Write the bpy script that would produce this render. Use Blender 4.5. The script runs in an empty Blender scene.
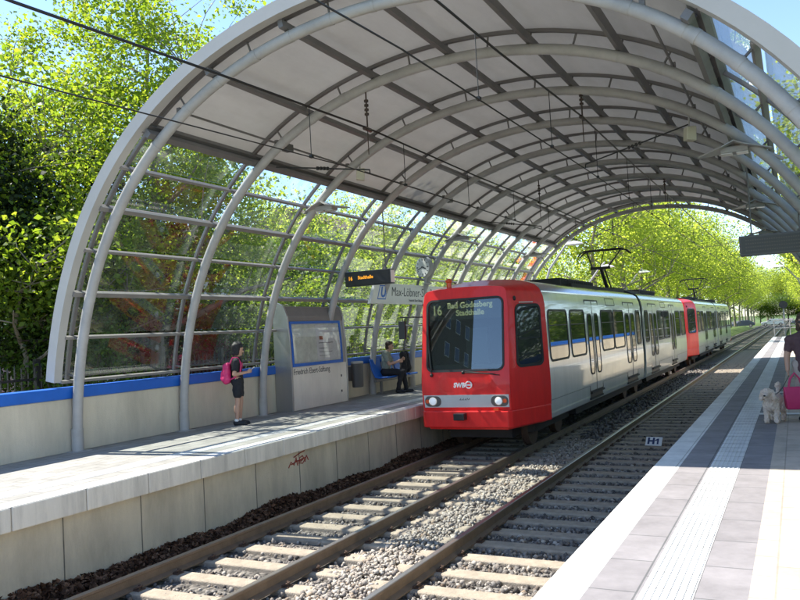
import bpy, math, random
import numpy as np
from mathutils import Vector, Matrix, Quaternion

SC = bpy.context.scene
COL = SC.collection
PI = math.pi
R = math.radians

# ---------------------------------------------------------------- camera
cam_d = bpy.data.cameras.new("camera")
cam = bpy.data.objects.new("camera", cam_d)
COL.objects.link(cam)
SC.camera = cam
cam_d.sensor_width = 36.0
cam_d.lens = 35.01
cam_d.clip_end = 3000.0
cam_d.clip_start = 0.05
_F = Vector((-0.45175096, 0.89111261, 0.04288807))
_R = Vector((0.88957937, 0.45357403, -0.05402905))
_U = Vector((0.06759889, -0.01374467, 0.9976179))
cam.matrix_world = Matrix(((_R.x, _U.x, -_F.x, 0.0), (_R.y, _U.y, -_F.y, 0.0), (_R.z, _U.z, -_F.z, 2.42), (0, 0, 0, 1)))

# ---------------------------------------------------------------- sky, sun, exposure
SUN = Vector((-0.73, -0.07, 1.0)).normalized()
w = bpy.data.worlds.new("World")
SC.world = w
w.use_nodes = True
nt = w.node_tree
bg = nt.nodes["Background"]
sky = nt.nodes.new("ShaderNodeTexSky")
sky.sky_type = 'NISHITA'
sky.sun_disc = False
sky.sun_elevation = math.asin(SUN.z)
sky.sun_rotation = R(-92.7)
sky.air_density = 0.75
sky.dust_density = 0.0
sky.ozone_density = 1.6
nt.links.new(sky.outputs[0], bg.inputs[0])
bg.inputs[1].default_value = 0.11
sun_d = bpy.data.lights.new("sun", 'SUN')
sun_d.energy = 3.3
sun_d.angle = R(0.53)
sun_d.color = (1.0, 0.95, 0.86)
sun = bpy.data.objects.new("sun", sun_d)
COL.objects.link(sun)
sun.rotation_mode = 'QUATERNION'
sun.rotation_quaternion = SUN.to_track_quat('Z', 'Y')
sun.location = (-20, 0, 30)
SC.view_settings.view_transform = 'Standard'
SC.view_settings.look = 'None'
SC.view_settings.gamma = 1.0
SC.view_settings.use_curve_mapping = False
SC.view_settings.exposure = 1.82
SC.cycles.max_bounces = 10
SC.cycles.transparent_max_bounces = 40
SC.cycles.diffuse_bounces = 5
SC.cycles.glossy_bounces = 4
SC.cycles.transmission_bounces = 6

rng = np.random.default_rng(7)
random.seed(7)

# ---------------------------------------------------------------- helpers
def tag(o, label=None, cat=None, group=None, kind=None):
    if label: o['label'] = label
    if cat: o['category'] = cat
    if group: o['group'] = group
    if kind: o['kind'] = kind
    return o

def empty(name, loc=(0, 0, 0), rz=0.0, label=None, cat=None, group=None):
    o = bpy.data.objects.new(name, None)
    o.empty_display_size = 0.2
    COL.objects.link(o)
    o.location = loc
    o.rotation_euler = (0, 0, rz)
    return tag(o, label, cat, group)

def link_mesh(name, me, parent=None):
    o = bpy.data.objects.new(name, me)
    COL.objects.link(o)
    if parent is not None: o.parent = parent
    return o

KIDS = {}
def copy_tree(o, parent=None):
    c = o.copy()
    COL.objects.link(c)
    if parent is not None: c.parent = parent
    for ch in [x for x in bpy.data.objects if x.parent == o]:
        copy_tree(ch, c)
    return c

def unit(v):
    v = np.asarray(v, float); n = np.linalg.norm(v)
    return v / n if n > 1e-12 else v

class MB:
    """collects faces, builds ONE mesh"""
    def __init__(s): s.v = []; s.f = []; s.m = []; s.cur = 0
    def add(s, vs, fs, m=None):
        b = len(s.v); s.v.extend([tuple(map(float, p)) for p in vs])
        for f in fs: s.f.append([i + b for i in f]); s.m.append(s.cur if m is None else m)
        return s
    def box(s, lo, hi, m=None):
        x0, y0, z0 = lo; x1, y1, z1 = hi
        return s.add([(x0,y0,z0),(x1,y0,z0),(x1,y1,z0),(x0,y1,z0),(x0,y0,z1),(x1,y0,z1),(x1,y1,z1),(x0,y1,z1)],
                     [(3,2,1,0),(4,5,6,7),(0,1,5,4),(1,2,6,5),(2,3,7,6),(3,0,4,7)], m)
    def bar(s, a, b, wx, wz, up=(0, 0, 1), m=None):
        """square bar from a to b, wx across, wz along up"""
        a = np.array(a, float); b = np.array(b, float); d = unit(b - a); up = np.array(up, float)
        if abs(d @ unit(up)) > 0.98: up = np.array((1.0, 0, 0))
        sx = unit(np.cross(d, up)); uz = np.cross(sx, d)
        P = []
        for e in (a, b):
            for i, j in ((-1,-1),(1,-1),(1,1),(-1,1)): P.append(e + sx*i*wx/2 + uz*j*wz/2)
        return s.add(P, [(0,1,2,3)[::-1] if False else (3,2,1,0),(4,5,6,7),(0,1,5,4),(1,2,6,5),(2,3,7,6),(3,0,4,7)], m)
    def tube(s, path, r, n=10, cap=True, m=None, closed=False):
        P = [np.array(p, float) for p in path]; k = len(P)
        rs = r if hasattr(r, '__len__') else [r]*k
        ref = None; rings = []
        for i in range(k):
            if closed: t = unit(P[(i+1) % k] - P[i-1])
            else: t = unit(P[min(i+1, k-1)] - P[max(i-1, 0)])
            if ref is None:
                ref = np.array((0, 0, 1.0)) if abs(t[2]) < 0.9 else np.array((1.0, 0, 0))
            u = unit(ref - t*(ref @ t)); ref = u; q = np.cross(t, u)
            rings.append([P[i] + rs[i]*(math.cos(2*PI*j/n)*u + math.sin(2*PI*j/n)*q) for j in range(n)])
        V = [p for rg in rings for p in rg]; F = []
        for i in range(k if closed else k-1):
            i2 = (i+1) % k
            for j in range(n):
                a, b = i*n+j, i*n+(j+1) % n; c, d = i2*n+(j+1) % n, i2*n+j
                F.append((a, b, c, d))
        if cap and not closed:
            F.append(tuple(range(n))[::-1]); F.append(tuple(range((k-1)*n, k*n)))
        return s.add(V, F, m)
    def prism(s, poly, fn, h0, h1, m=None):
        """poly of 2D points; fn(p,h)->3D"""
        n = len(poly); V = [fn(p, h0) for p in poly] + [fn(p, h1) for p in poly]
        F = [tuple(range(n))[::-1], tuple(range(n, 2*n))] + [(i, (i+1) % n, n+(i+1) % n, n+i) for i in range(n)]
        return s.add(V, F, m)
    def loft(s, secs, close=True, caps=False, m=None):
        n = len(secs[0]); V = [p for q in secs for p in q]; F = []
        for i in range(len(secs)-1):
            for j in range(n if close else n-1):
                F.append((i*n+j, i*n+(j+1) % n, (i+1)*n+(j+1) % n, (i+1)*n+j))
        if caps: F.append(tuple(range(n))[::-1]); F.append(tuple(range((len(secs)-1)*n, len(secs)*n)))
        return s.add(V, F, m)
    def ball(s, c, r, nu=12, nv=8, m=None):
        r = r if hasattr(r, '__len__') else (r, r, r)
        V = [(c[0], c[1], c[2]-r[2])]; F = []
        for i in range(1, nv):
            t = -PI/2 + PI*i/nv
            for j in range(nu):
                a = 2*PI*j/nu
                V.append((c[0]+r[0]*math.cos(t)*math.cos(a), c[1]+r[1]*math.cos(t)*math.sin(a), c[2]+r[2]*math.sin(t)))
        V.append((c[0], c[1], c[2]+r[2])); top = len(V)-1
        for j in range(nu):
            F.append((0, 1+(j+1) % nu, 1+j)); F.append((top, 1+(nv-2)*nu+j, 1+(nv-2)*nu+(j+1) % nu))
        for i in range(nv-2):
            for j in range(nu):
                a = 1+i*nu+j; b = 1+i*nu+(j+1) % nu
                F.append((a, b, b+nu, a+nu))
        return s.add(V, F, m)
    def disc(s, c, nrm, r, h, n=24, m=None):
        c = np.array(c, float); d = unit(nrm)
        return s.tube([c, c + d*h], r, n, True, m)
    def build(s, name, mats, parent=None, smooth=False, bevel=0.0, fix=True):
        me = bpy.data.meshes.new(name)
        me.from_pydata(s.v, [], s.f)
        mats = mats if isinstance(mats, (list, tuple)) else [mats]
        for m in mats: me.materials.append(m)
        if len(mats) > 1: me.polygons.foreach_set('material_index', s.m)
        if fix:
            import bmesh
            bm = bmesh.new(); bm.from_mesh(me)
            bmesh.ops.recalc_face_normals(bm, faces=bm.faces)
            bm.to_mesh(me); bm.free()
        if smooth:
            me.polygons.foreach_set('use_smooth', [True]*len(me.polygons))
            try: me.set_sharp_from_angle(angle=R(38))
            except Exception: pass
        me.update()
        o = link_mesh(name, me, parent)
        if bevel:
            b = o.modifiers.new('bevel', 'BEVEL'); b.width = bevel; b.segments = 2; b.limit_method = 'ANGLE'; b.angle_limit = R(40)
        return o

def raw_mesh(name, V, F, mat, nper):
    """fast mesh from numpy: V (n,3), F (m,nper)"""
    me = bpy.data.meshes.new(name)
    V = np.ascontiguousarray(V, dtype=np.float32); F = np.ascontiguousarray(F, dtype=np.int32)
    me.vertices.add(len(V)); me.vertices.foreach_set('co', V.ravel())
    me.loops.add(F.size); me.loops.foreach_set('vertex_index', F.ravel())
    me.polygons.add(len(F)); me.polygons.foreach_set('loop_start', np.arange(0, F.size, nper, dtype=np.int32))
    try: me.polygons.foreach_set('loop_total', np.full(len(F), nper, dtype=np.int32))
    except Exception: pass
    me.materials.append(mat)
    me.update(calc_edges=True); me.validate()
    return me

def text(name, body, mat, parent, loc, rot, size, extrude=0.002, align='LEFT', sx=1.0, shear=0.0, bold=0.0):
    cu = bpy.data.curves.new(name, 'FONT')
    cu.body = body; cu.size = size; cu.extrude = extrude; cu.align_x = align; cu.align_y = 'CENTER'; cu.shear = shear; cu.offset = bold
    cu.resolution_u = 3
    cu.materials.append(mat)
    tmp = bpy.data.objects.new(name, cu); COL.objects.link(tmp)
    me = bpy.data.meshes.new_from_object(tmp.evaluated_get(bpy.context.evaluated_depsgraph_get()))
    bpy.data.objects.remove(tmp); bpy.data.curves.remove(cu)
    me.name = name
    if not me.materials: me.materials.append(mat)
    o = link_mesh(name, me, parent)
    o.location = loc; o.rotation_euler = rot; o.scale = (sx, 1, 1)
    return o

# ---------------------------------------------------------------- materials
def mat(name, col, rough=0.6, metal=0.0, var=0.12, vscale=3.0, bump=0.0, bscale=40.0, coat=0.0, spec=0.5, emit=None, estr=0.0, streak=None, grime=0.0, gs=(5, 5, .22)):
    m = bpy.data.materials.new(name); m.use_nodes = True
    n = m.node_tree.nodes; l = m.node_tree.links; p = n["Principled BSDF"]
    p.inputs['Roughness'].default_value = rough; p.inputs['Metallic'].default_value = metal
    p.inputs['Specular IOR Level'].default_value = spec
    if coat: p.inputs['Coat Weight'].default_value = coat; p.inputs['Coat Roughness'].default_value = 0.04
    tc = n.new('ShaderNodeTexCoord')
    if var:
        mp = n.new('ShaderNodeMapping')
        if streak: mp.inputs['Scale'].default_value = streak
        nz = n.new('ShaderNodeTexNoise'); nz.inputs['Scale'].default_value = vscale; nz.inputs['Detail'].default_value = 8; nz.inputs['Roughness'].default_value = 0.65
        cr = n.new('ShaderNodeValToRGB')
        cr.color_ramp.elements[0].position = 0.3; cr.color_ramp.elements[1].position = 0.72
        cr.color_ramp.elements[0].color = (*[max(0, c*(1-var)) for c in col], 1)
        cr.color_ramp.elements[1].color = (*[min(1, c*(1+var)) for c in col], 1)
        l.new(tc.outputs['Object'], mp.inputs[0]); l.new(mp.outputs[0], nz.inputs['Vector']); l.new(nz.outputs[0], cr.inputs[0]); l.new(cr.outputs[0], p.inputs['Base Color'])
        if grime:
            m3 = n.new('ShaderNodeMapping'); m3.inputs['Scale'].default_value = gs
            n3 = n.new('ShaderNodeTexNoise'); n3.inputs['Scale'].default_value = 1.3; n3.inputs['Detail'].default_value = 9; n3.inputs['Roughness'].default_value = .7
            r3 = n.new('ShaderNodeMapRange'); r3.inputs[1].default_value = .42; r3.inputs[2].default_value = .74; r3.inputs[3].default_value = 1.0; r3.inputs[4].default_value = 1 - grime
            x3 = n.new('ShaderNodeMix'); x3.data_type = 'RGBA'; x3.blend_type = 'MULTIPLY'; x3.inputs[0].default_value = 1.0
            l.new(tc.outputs['Object'], m3.inputs[0]); l.new(m3.outputs[0], n3.inputs['Vector']); l.new(n3.outputs[0], r3.inputs[0])
            l.new(cr.outputs[0], x3.inputs[6]); l.new(r3.outputs[0], x3.inputs[7]); l.new(x3.outputs[2], p.inputs['Base Color'])
    else:
        p.inputs['Base Color'].default_value = (*col, 1)
    if bump:
        nb = n.new('ShaderNodeTexNoise'); nb.inputs['Scale'].default_value = bscale; nb.inputs['Detail'].default_value = 6
        bp = n.new('ShaderNodeBump'); bp.inputs['Strength'].default_value = bump; bp.inputs['Distance'].default_value = 0.02
        l.new(tc.outputs['Object'], nb.inputs['Vector']); l.new(nb.outputs[0], bp.inputs['Height']); l.new(bp.outputs[0], p.inputs['Normal'])
    if emit:
        p.inputs['Emission Color'].default_value = (*emit, 1); p.inputs['Emission Strength'].default_value = estr
    return m

def island_mat(name, cols, rough=0.7, transl=0.0, spec=0.3, tint=None):
    """per-island colour variation (leaves, stones)"""
    m = bpy.data.materials.new(name); m.use_nodes = True
    n = m.node_tree.nodes; l = m.node_tree.links; p = n["Principled BSDF"]
    p.inputs['Roughness'].default_value = rough; p.inputs['Specular IOR Level'].default_value = spec
    g = n.new('ShaderNodeNewGeometry'); cr = n.new('ShaderNodeValToRGB')
    while len(cr.color_ramp.elements) < len(cols): cr.color_ramp.elements.new(0.5)
    for i, c in enumerate(cols):
        cr.color_ramp.elements[i].position = i/(len(cols)-1); cr.color_ramp.elements[i].color = (*c, 1)
    l.new(g.outputs['Random Per Island'], cr.inputs[0]); l.new(cr.outputs[0], p.inputs['Base Color'])
    if transl:
        t = n.new('ShaderNodeBsdfTranslucent'); mx = n.new('ShaderNodeMixShader'); mx.inputs[0].default_value = transl
        mul = n.new('ShaderNodeMix'); mul.data_type = 'RGBA'; mul.blend_type = 'MULTIPLY'; mul.inputs[0].default_value = 1.0
        mul.inputs[7].default_value = (*(tint or (1.6, 1.5, 0.6)), 1)
        l.new(cr.outputs[0], mul.inputs[6]); l.new(mul.outputs[2], t.inputs[0])
        l.new(p.outputs[0], mx.inputs[1]); l.new(t.outputs[0], mx.inputs[2]); l.new(mx.outputs[0], n['Material Output'].inputs[0])
    return m

def glass_mat(name, tint=(0.88, 0.93, 0.92), refl=1.0, rough=0.01, dirt=0.06, f0=0.045):
    m = bpy.data.materials.new(name); m.use_nodes = True
    n = m.node_tree.nodes; l = m.node_tree.links
    n.remove(n["Principled BSDF"])
    tr = n.new('ShaderNodeBsdfTransparent'); tr.inputs[0].default_value = (*tint, 1)
    gl = n.new('ShaderNodeBsdfGlossy'); gl.inputs[0].default_value = (refl, refl, refl, 1); gl.inputs['Roughness'].default_value = rough
    lw = n.new('ShaderNodeLayerWeight'); lw.inputs[0].default_value = 0.5
    pw = n.new('ShaderNodeMath'); pw.operation = 'POWER'; pw.inputs[1].default_value = 4.2
    fr = n.new('ShaderNodeMapRange'); fr.inputs[3].default_value = f0; fr.inputs[4].default_value = 0.9
    l.new(lw.outputs['Facing'], pw.inputs[0]); l.new(pw.outputs[0], fr.inputs[0])
    mx = n.new('ShaderNodeMixShader')
    l.new(fr.outputs[0], mx.inputs[0]); l.new(tr.outputs[0], mx.inputs[1]); l.new(gl.outputs[0], mx.inputs[2])
    if dirt:
        df = n.new('ShaderNodeBsdfDiffuse'); df.inputs[0].default_value = (0.55, 0.55, 0.5, 1)
        tc = n.new('ShaderNodeTexCoord'); nz = n.new('ShaderNodeTexNoise'); nz.inputs['Scale'].default_value = 2.5; nz.inputs['Detail'].default_value = 6
        mt = n.new('ShaderNodeMapRange'); mt.inputs[1].default_value = 0.35; mt.inputs[2].default_value = 0.8; mt.inputs[3].default_value = 0.01; mt.inputs[4].default_value = dirt*2
        m2 = n.new('ShaderNodeMixShader')
        l.new(tc.outputs['Object'], nz.inputs['Vector']); l.new(nz.outputs[0], mt.inputs[0]); l.new(mt.outputs[0], m2.inputs[0])
        l.new(mx.outputs[0], m2.inputs[1]); l.new(df.outputs[0], m2.inputs[2]); l.new(m2.outputs[0], n['Material Output'].inputs[0])
    else:
        l.new(mx.outputs[0], n['Material Output'].inputs[0])
    return m

def paver_mat(name, col, mortar, bw, bh, var=0.1, rough=0.8, msize=0.006, rot=0.0, bumpdots=0.0):
    m = bpy.data.materials.new(name); m.use_nodes = True
    n = m.node_tree.nodes; l = m.node_tree.links; p = n["Principled BSDF"]
    p.inputs['Roughness'].default_value = rough; p.inputs['Specular IOR Level'].default_value = 0.3
    tc = n.new('ShaderNodeTexCoord'); mp = n.new('ShaderNodeMapping'); mp.inputs['Rotation'].default_value = (0, 0, rot)
    br = n.new('ShaderNodeTexBrick'); br.inputs['Scale'].default_value = 1.0
    br.inputs['Brick Width'].default_value = bw; br.inputs['Row Height'].default_value = bh; br.inputs['Mortar Size'].default_value = msize
    br.inputs['Color1'].default_value = (*[c*(1-var) for c in col], 1); br.inputs['Color2'].default_value = (*[c*(1+var) for c in col], 1); br.inputs['Mortar'].default_value = (*mortar, 1)
    nz = n.new('ShaderNodeTexNoise'); nz.inputs['Scale'].default_value = 3.0; nz.inputs['Detail'].default_value = 10; nz.inputs['Roughness'].default_value = 0.7
    mr = n.new('ShaderNodeMapRange'); mr.inputs[1].default_value = 0.3; mr.inputs[2].default_value = 0.7; mr.inputs[3].default_value = 0.74; mr.inputs[4].default_value = 1.12
    mul = n.new('ShaderNodeMix'); mul.data_type = 'RGBA'; mul.blend_type = 'MULTIPLY'; mul.inputs[0].default_value = 1.0
    l.new(tc.outputs['Object'], mp.inputs[0]); l.new(mp.outputs[0], br.inputs['Vector']); l.new(tc.outputs['Object'], nz.inputs['Vector'])
    l.new(nz.outputs[0], mr.inputs[0]); l.new(br.outputs['Color'], mul.inputs[6]); l.new(mr.outputs[0], mul.inputs[7])
    vo = n.new('ShaderNodeTexVoronoi'); vo.inputs['Scale'].default_value = 2.6; vo.inputs['Randomness'].default_value = 1.0
    vr = n.new('ShaderNodeMapRange'); vr.inputs[1].default_value = .035; vr.inputs[2].default_value = .06; vr.inputs[3].default_value = .55; vr.inputs[4].default_value = 1.0
    ml2 = n.new('ShaderNodeMix'); ml2.data_type = 'RGBA'; ml2.blend_type = 'MULTIPLY'; ml2.inputs[0].default_value = 1.0
    l.new(tc.outputs['Object'], vo.inputs['Vector']); l.new(vo.outputs['Distance'], vr.inputs[0]); l.new(mul.outputs[2], ml2.inputs[6]); l.new(vr.outputs[0], ml2.inputs[7]); l.new(ml2.outputs[2], p.inputs['Base Color'])
    bp = n.new('ShaderNodeBump'); bp.inputs['Strength'].default_value = 0.5; bp.inputs['Distance'].default_value = 0.004; bp.invert = True
    l.new(br.outputs['Fac'], bp.inputs['Height'])
    l.new(bp.outputs[0], p.inputs['Normal'])
    return m

M = {}
M['steel_light'] = mat('painted_steel_light', (0.41, 0.395, 0.375), 0.45, 0.0, 0.1, 2.0, spec=0.45, grime=.22, gs=(2, 2, 2))
M['steel_dark'] = mat('painted_steel_dark', (0.17, 0.16, 0.155), 0.5, 0.2, 0.12, 2.5)
M['band'] = mat('aluminium_band', (0.40, 0.385, 0.36), 0.55, 0.0, 0.06, 1.5)
M['mullion'] = mat('aluminium_mullion', (0.22, 0.205, 0.19), 0.55, 0.05, 0.12, 3.0)
M['glass'] = glass_mat('shelter_glass', (0.93, 0.96, 0.955), 1.0, 0.004, 0.028)
M['dark_glass'] = mat('dark_window_glass', (0.03, 0.035, 0.035), 0.03, 0.0, 0, spec=0.9)
M['concrete'] = mat('concrete_panel', (0.66, 0.585, 0.45), 0.85, 0, 0.10, 1.6, 0.25, 60, streak=(1, 1, 0.35), grime=.24, gs=(1.5, 1.5, .3))
M['concrete_dk'] = mat('concrete_base', (0.62, 0.55, 0.415), 0.88, 0, 0.14, 1.5, 0.3, 50, streak=(1, 1, 0.4), grime=.36, gs=(1.4, 1.4, .35))
M['fascia'] = mat('edge_block_concrete', (0.78, 0.73, 0.63), 0.8, 0, 0.10, 2.2, 0.2, 50, streak=(1, 1, 0.3), grime=.38, gs=(3, 4, .5))
M['blue'] = mat('blue_paint', (0.015, 0.125, 0.52), 0.4, 0, 0.12, 3)
M['red'] = mat('tram_red_paint', (0.80, 0.026, 0.024), 0.38, 0, 0.05, 1.2, spec=.3, coat=0.25, grime=.22, gs=(3, 3, .5))
M['white'] = mat('tram_white_paint', (0.70, 0.70, 0.67), 0.3, 0, 0.04, 1.5, coat=0.7, streak=(1, 1, 0.4), grime=.16, gs=(3, 3, .35))
M['silver'] = mat('tram_silver_band', (0.62, 0.64, 0.63), 0.35, 0.1, 0.05, 2)
M['roofmetal'] = mat('tram_roof_metal', (0.40, 0.43, 0.47), 0.14, 0.75, 0.06, 2)
M['rubber'] = mat('black_rubber', (0.018, 0.018, 0.018), 0.55, 0, 0.1)
M['under'] = mat('underframe_black', (0.03, 0.028, 0.026), 0.75, 0, 0.2)
M['chrome'] = mat('polished_metal', (0.75, 0.75, 0.75), 0.12, 1.0, 0)
M['headlamp'] = mat('headlamp_lens', (0.6, 0.66, 0.72), 0.1, 0, 0, emit=(0.85, 0.93, 1.0), estr=0.10)
M['orange_lamp'] = mat('orange_marker', (0.7, 0.09, 0.02), 0.3, 0, 0)
M['led_amber'] = mat('amber_led', (0.3, 0.1, 0.0), 0.5, 0, 0, emit=(1.0, 0.42, 0.03), estr=0.4)
M['led_pale'] = mat('pale_led', (0.4, 0.4, 0.2), 0.5, 0, 0, emit=(0.80, 0.80, 0.40), estr=0.2)
M['led_dim'] = mat('dim_led', (0.16, 0.14, 0.12), 0.6, 0, 0)
M['black'] = mat('black_housing', (0.02, 0.02, 0.022), 0.35, 0, 0.1)
M['display_grey'] = mat('display_housing', (0.13, 0.125, 0.118), 0.45, 0.1, 0.1)
M['screen_grey'] = mat('unlit_screen', (0.07, 0.07, 0.062), 0.4, 0, 0.1)
M['plate'] = mat('white_plate', (0.74, 0.74, 0.72), 0.45, 0, 0.04)
M['signwhite'] = mat('sign_panel', (0.76, 0.75, 0.69), 0.4, 0, 0.04)
M['ink'] = mat('dark_lettering', (0.04, 0.045, 0.05), 0.5, 0, 0)
M['navy'] = mat('navy_lettering', (0.01, 0.03, 0.11), 0.5, 0, 0)
M['whiteink'] = mat('white_lettering', (0.82, 0.82, 0.82), 0.4, 0, 0)
M['rail'] = mat('rail_side_rust', (0.20, 0.145, 0.10), 0.65, 0.25, 0.2, 6, 0.2, 60)
M['railtop'] = mat('rail_head_polished', (0.40, 0.36, 0.32), 0.3, 0.8, 0.1, 5)
M['sleeper'] = mat('concrete_sleeper', (0.36, 0.305, 0.235), 0.9, 0, 0.22, 5, 0.5, 60, grime=.35, gs=(3, 3, 3))
M['clip'] = mat('rusty_clip', (0.11, 0.07, 0.05), 0.7, 0.4, 0.2, 10)
M['wire'] = mat('overhead_wire', (0.035, 0.033, 0.03), 0.5, 0.4, 0)
M['insul'] = mat('ceramic_insulator', (0.06, 0.04, 0.03), 0.3, 0, 0.1)
M['cream'] = mat('cream_plastic', (0.55, 0.52, 0.40), 0.5, 0, 0.06)
M['cab_side'] = mat('brushed_steel_cabinet', (0.42, 0.40, 0.38), 0.34, 0.6, 0.12, 2.0, streak=(1, 1, 0.12))
M['cab_front'] = mat('cream_cabinet_front', (0.80, 0.76, 0.67), 0.28, 0.1, 0.08, 1.2, grime=.12, gs=(2, 2, .6))
M['paper'] = mat('paper_sheet', (0.84, 0.78, 0.79), 0.7, 0, 0.1, 6)
M['paper2'] = mat('map_sheet', (0.78, 0.74, 0.67), 0.7, 0, 0.16, 9)
M['bin'] = mat('grey_bin', (0.10, 0.10, 0.10), 0.5, 0.2, 0.1)
M['bark'] = mat('tree_bark', (0.22, 0.19, 0.15), 0.9, 0, 0.35, 5, 0.5, 25, streak=(1, 1, 0.4))
M['bark_dk'] = mat('dark_bark', (0.06, 0.048, 0.038), 0.9, 0, 0.3, 5, 0.5, 25)
M['joint'] = mat('joint_grout', (0.17, 0.16, 0.13), 0.9, 0, 0.3, 8)
M['asphalt'] = mat('asphalt', (0.06, 0.06, 0.06), 0.9, 0, 0.2, 1.5, 0.3, 90)
M['pave_edge'] = paver_mat('white_edge_paving', (0.72, 0.71, 0.67), (0.45, 0.44, 0.4), 0.92, 0.6, 0.04, rot=PI/2)
M['pave_dark'] = paver_mat('dark_grey_paving', (0.255, 0.238, 0.24), (0.13, 0.13, 0.13), 0.60, 0.30, 0.06, rot=PI/2)
M['pave_dark_near'] = M['pave_dark']
M['pave_beige'] = paver_mat('beige_paving', (0.50, 0.43, 0.35), (0.36, 0.31, 0.25), 0.40, 0.20, 0.06, rot=PI/2)
M['pave_grey'] = paver_mat('grey_platform_paving', (0.33, 0.32, 0.29), (0.18, 0.17, 0.16), 0.40, 0.20, 0.09, rot=PI/2)
M['tactile'] = mat('tactile_white', (0.70, 0.70, 0.67), 0.75, 0, 0.10, 3, grime=.25, gs=(4, .8, 1))
M['skin'] = mat('skin', (0.50, 0.29, 0.20), 0.5, 0, 0.08, 8)
M['hair'] = mat('black_hair', (0.012, 0.010, 0.010), 0.5, 0, 0.2, 30, 0.5, 120)
M['hair_br'] = mat('brown_hair', (0.07, 0.04, 0.025), 0.5, 0, 0.2, 30, 0.5, 120)
M['cloth_black'] = mat('black_cotton', (0.018, 0.018, 0.022), 0.85, 0, 0.2, 10)
M['cloth_grey'] = mat('grey_green_cotton', (0.24, 0.27, 0.23), 0.85, 0, 0.15, 10)
M['cloth_mauve'] = mat('mauve_brown_knit', (0.10, 0.055, 0.062), 0.85, 0, 0.15, 10)
M['cloth_beige'] = mat('pale_beige_cloth', (0.42, 0.36, 0.32), 0.85, 0, 0.12, 10)
M['pink'] = mat('pink_nylon', (0.66, 0.03, 0.16), 0.5, 0, 0.1, 8)
M['pinkbag'] = mat('crimson_bag', (0.58, 0.03, 0.13), 0.5, 0, 0.08, 8)
M['shoe'] = mat('dark_shoe', (0.015, 0.016, 0.02), 0.6, 0, 0.1)
M['fur'] = mat('cream_fur', (0.74, 0.60, 0.48), 0.95, 0, 0.14, 14, 0.9, 60)
M['leaf_bright'] = island_mat('leaf_bright', [(0.085, 0.15, 0.02), (0.14, 0.21, 0.03), (0.20, 0.25, 0.045)], 0.5, 0.58, 0.35, (2.4, 2.2, 0.8))
M['leaf_avenue'] = island_mat('leaf_avenue', [(0.14, 0.20, 0.04), (0.20, 0.26, 0.06), (0.26, 0.31, 0.09)], 0.55, 0.72, 0.3, (2.5, 2.3, 1.0))
M['leaf_mid'] = island_mat('leaf_mid', [(0.045, 0.095, 0.015), (0.07, 0.13, 0.02), (0.10, 0.155, 0.028)], 0.5, 0.4, 0.35, (1.7, 1.7, 0.5))
M['leaf_dark'] = island_mat('leaf_dark', [(0.008, 0.018, 0.006), (0.015, 0.03, 0.010), (0.03, 0.05, 0.016)], 0.6, 0.15, 0.3, (1.2, 1.3, 0.6))
M['leaf_red'] = island_mat('leaf_red', [(0.07, 0.014, 0.012), (0.12, 0.022, 0.016), (0.16, 0.03, 0.02)], 0.5, 0.3, 0.35, (1.6, 1.0, 0.8))
M['stone'] = island_mat('ballast_stone', [(0.15, 0.13, 0.115), (0.25, 0.22, 0.19), (0.36, 0.32, 0.275), (0.46, 0.42, 0.36), (0.27, 0.20, 0.14)], 0.9)
M['stone_dark'] = island_mat('shade_toned_ballast_stone', [(0.07, 0.062, 0.056), (0.12, 0.108, 0.097), (0.18, 0.165, 0.15), (0.25, 0.23, 0.205), (0.13, 0.095, 0.07)], 0.9)  # darker stone colour stands for the shade low between the sleepers
M['litter'] = island_mat('dead_leaf', [(0.04, 0.02, 0.012), (0.095, 0.045, 0.024), (0.15, 0.075, 0.042), (0.22, 0.13, 0.08)], 0.85)

# ================================================================ SETTING
def sheet(name, x0, x1, y0, y1, z, m, label=None, kind='structure', parent=None):
    b = MB().add([(x0, y0, z), (x1, y0, z), (x1, y1, z), (x0, y1, z)], [(0, 1, 2, 3)])
    o = b.build(name, m, parent)
    if kind: o['kind'] = kind
    return o

# ground with grass tones
def grass_mat():
    m = bpy.data.materials.new('grass_ground'); m.use_nodes = True
    n = m.node_tree.nodes; l = m.node_tree.links; p = n["Principled BSDF"]; p.inputs['Roughness'].default_value = 0.9
    tc = n.new('ShaderNodeTexCoord')
    a = n.new('ShaderNodeTexNoise'); a.inputs['Scale'].default_value = 0.35; a.inputs['Detail'].default_value = 10; a.inputs['Roughness'].default_value = 0.75
    cr = n.new('ShaderNodeValToRGB')
    cr.color_ramp.elements[0].position = 0.3; cr.color_ramp.elements[0].color = (0.05, 0.085, 0.015, 1)
    cr.color_ramp.elements[1].position = 0.7; cr.color_ramp.elements[1].color = (0.10, 0.16, 0.025, 1)
    l.new(tc.outputs['Object'], a.inputs['Vector']); l.new(a.outputs[0], cr.inputs[0]); l.new(cr.outputs[0], p.inputs['Base Color'])
    b = n.new('ShaderNodeTexNoise'); b.inputs['Scale'].default_value = 25; bp = n.new('ShaderNodeBump'); bp.inputs['Distance'].default_value = 0.05
    l.new(tc.outputs['Object'], b.inputs['Vector']); l.new(b.outputs[0], bp.inputs['Height']); l.new(bp.outputs[0], p.inputs['Normal'])
    return m
M['grass'] = grass_mat()
sheet('ground', -900, 900, -500, 1500, -0.42, M['grass'])
sheet('road', -24.5, -17.5, -60, 420, -0.30, M['asphalt'])
o = sheet('road', 9.0, 16.0, -60, 420, -0.30, M['asphalt'])
sheet('cross_road', -120, 120, 166, 178, -0.10, M['asphalt'])
sheet('pavement', -16.9, -10.3, -20, 60, -0.1, mat('dirt_path', (0.13, 0.11, 0.085), 0.95, 0, 0.3, 1.2, 0.4, 40))

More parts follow.
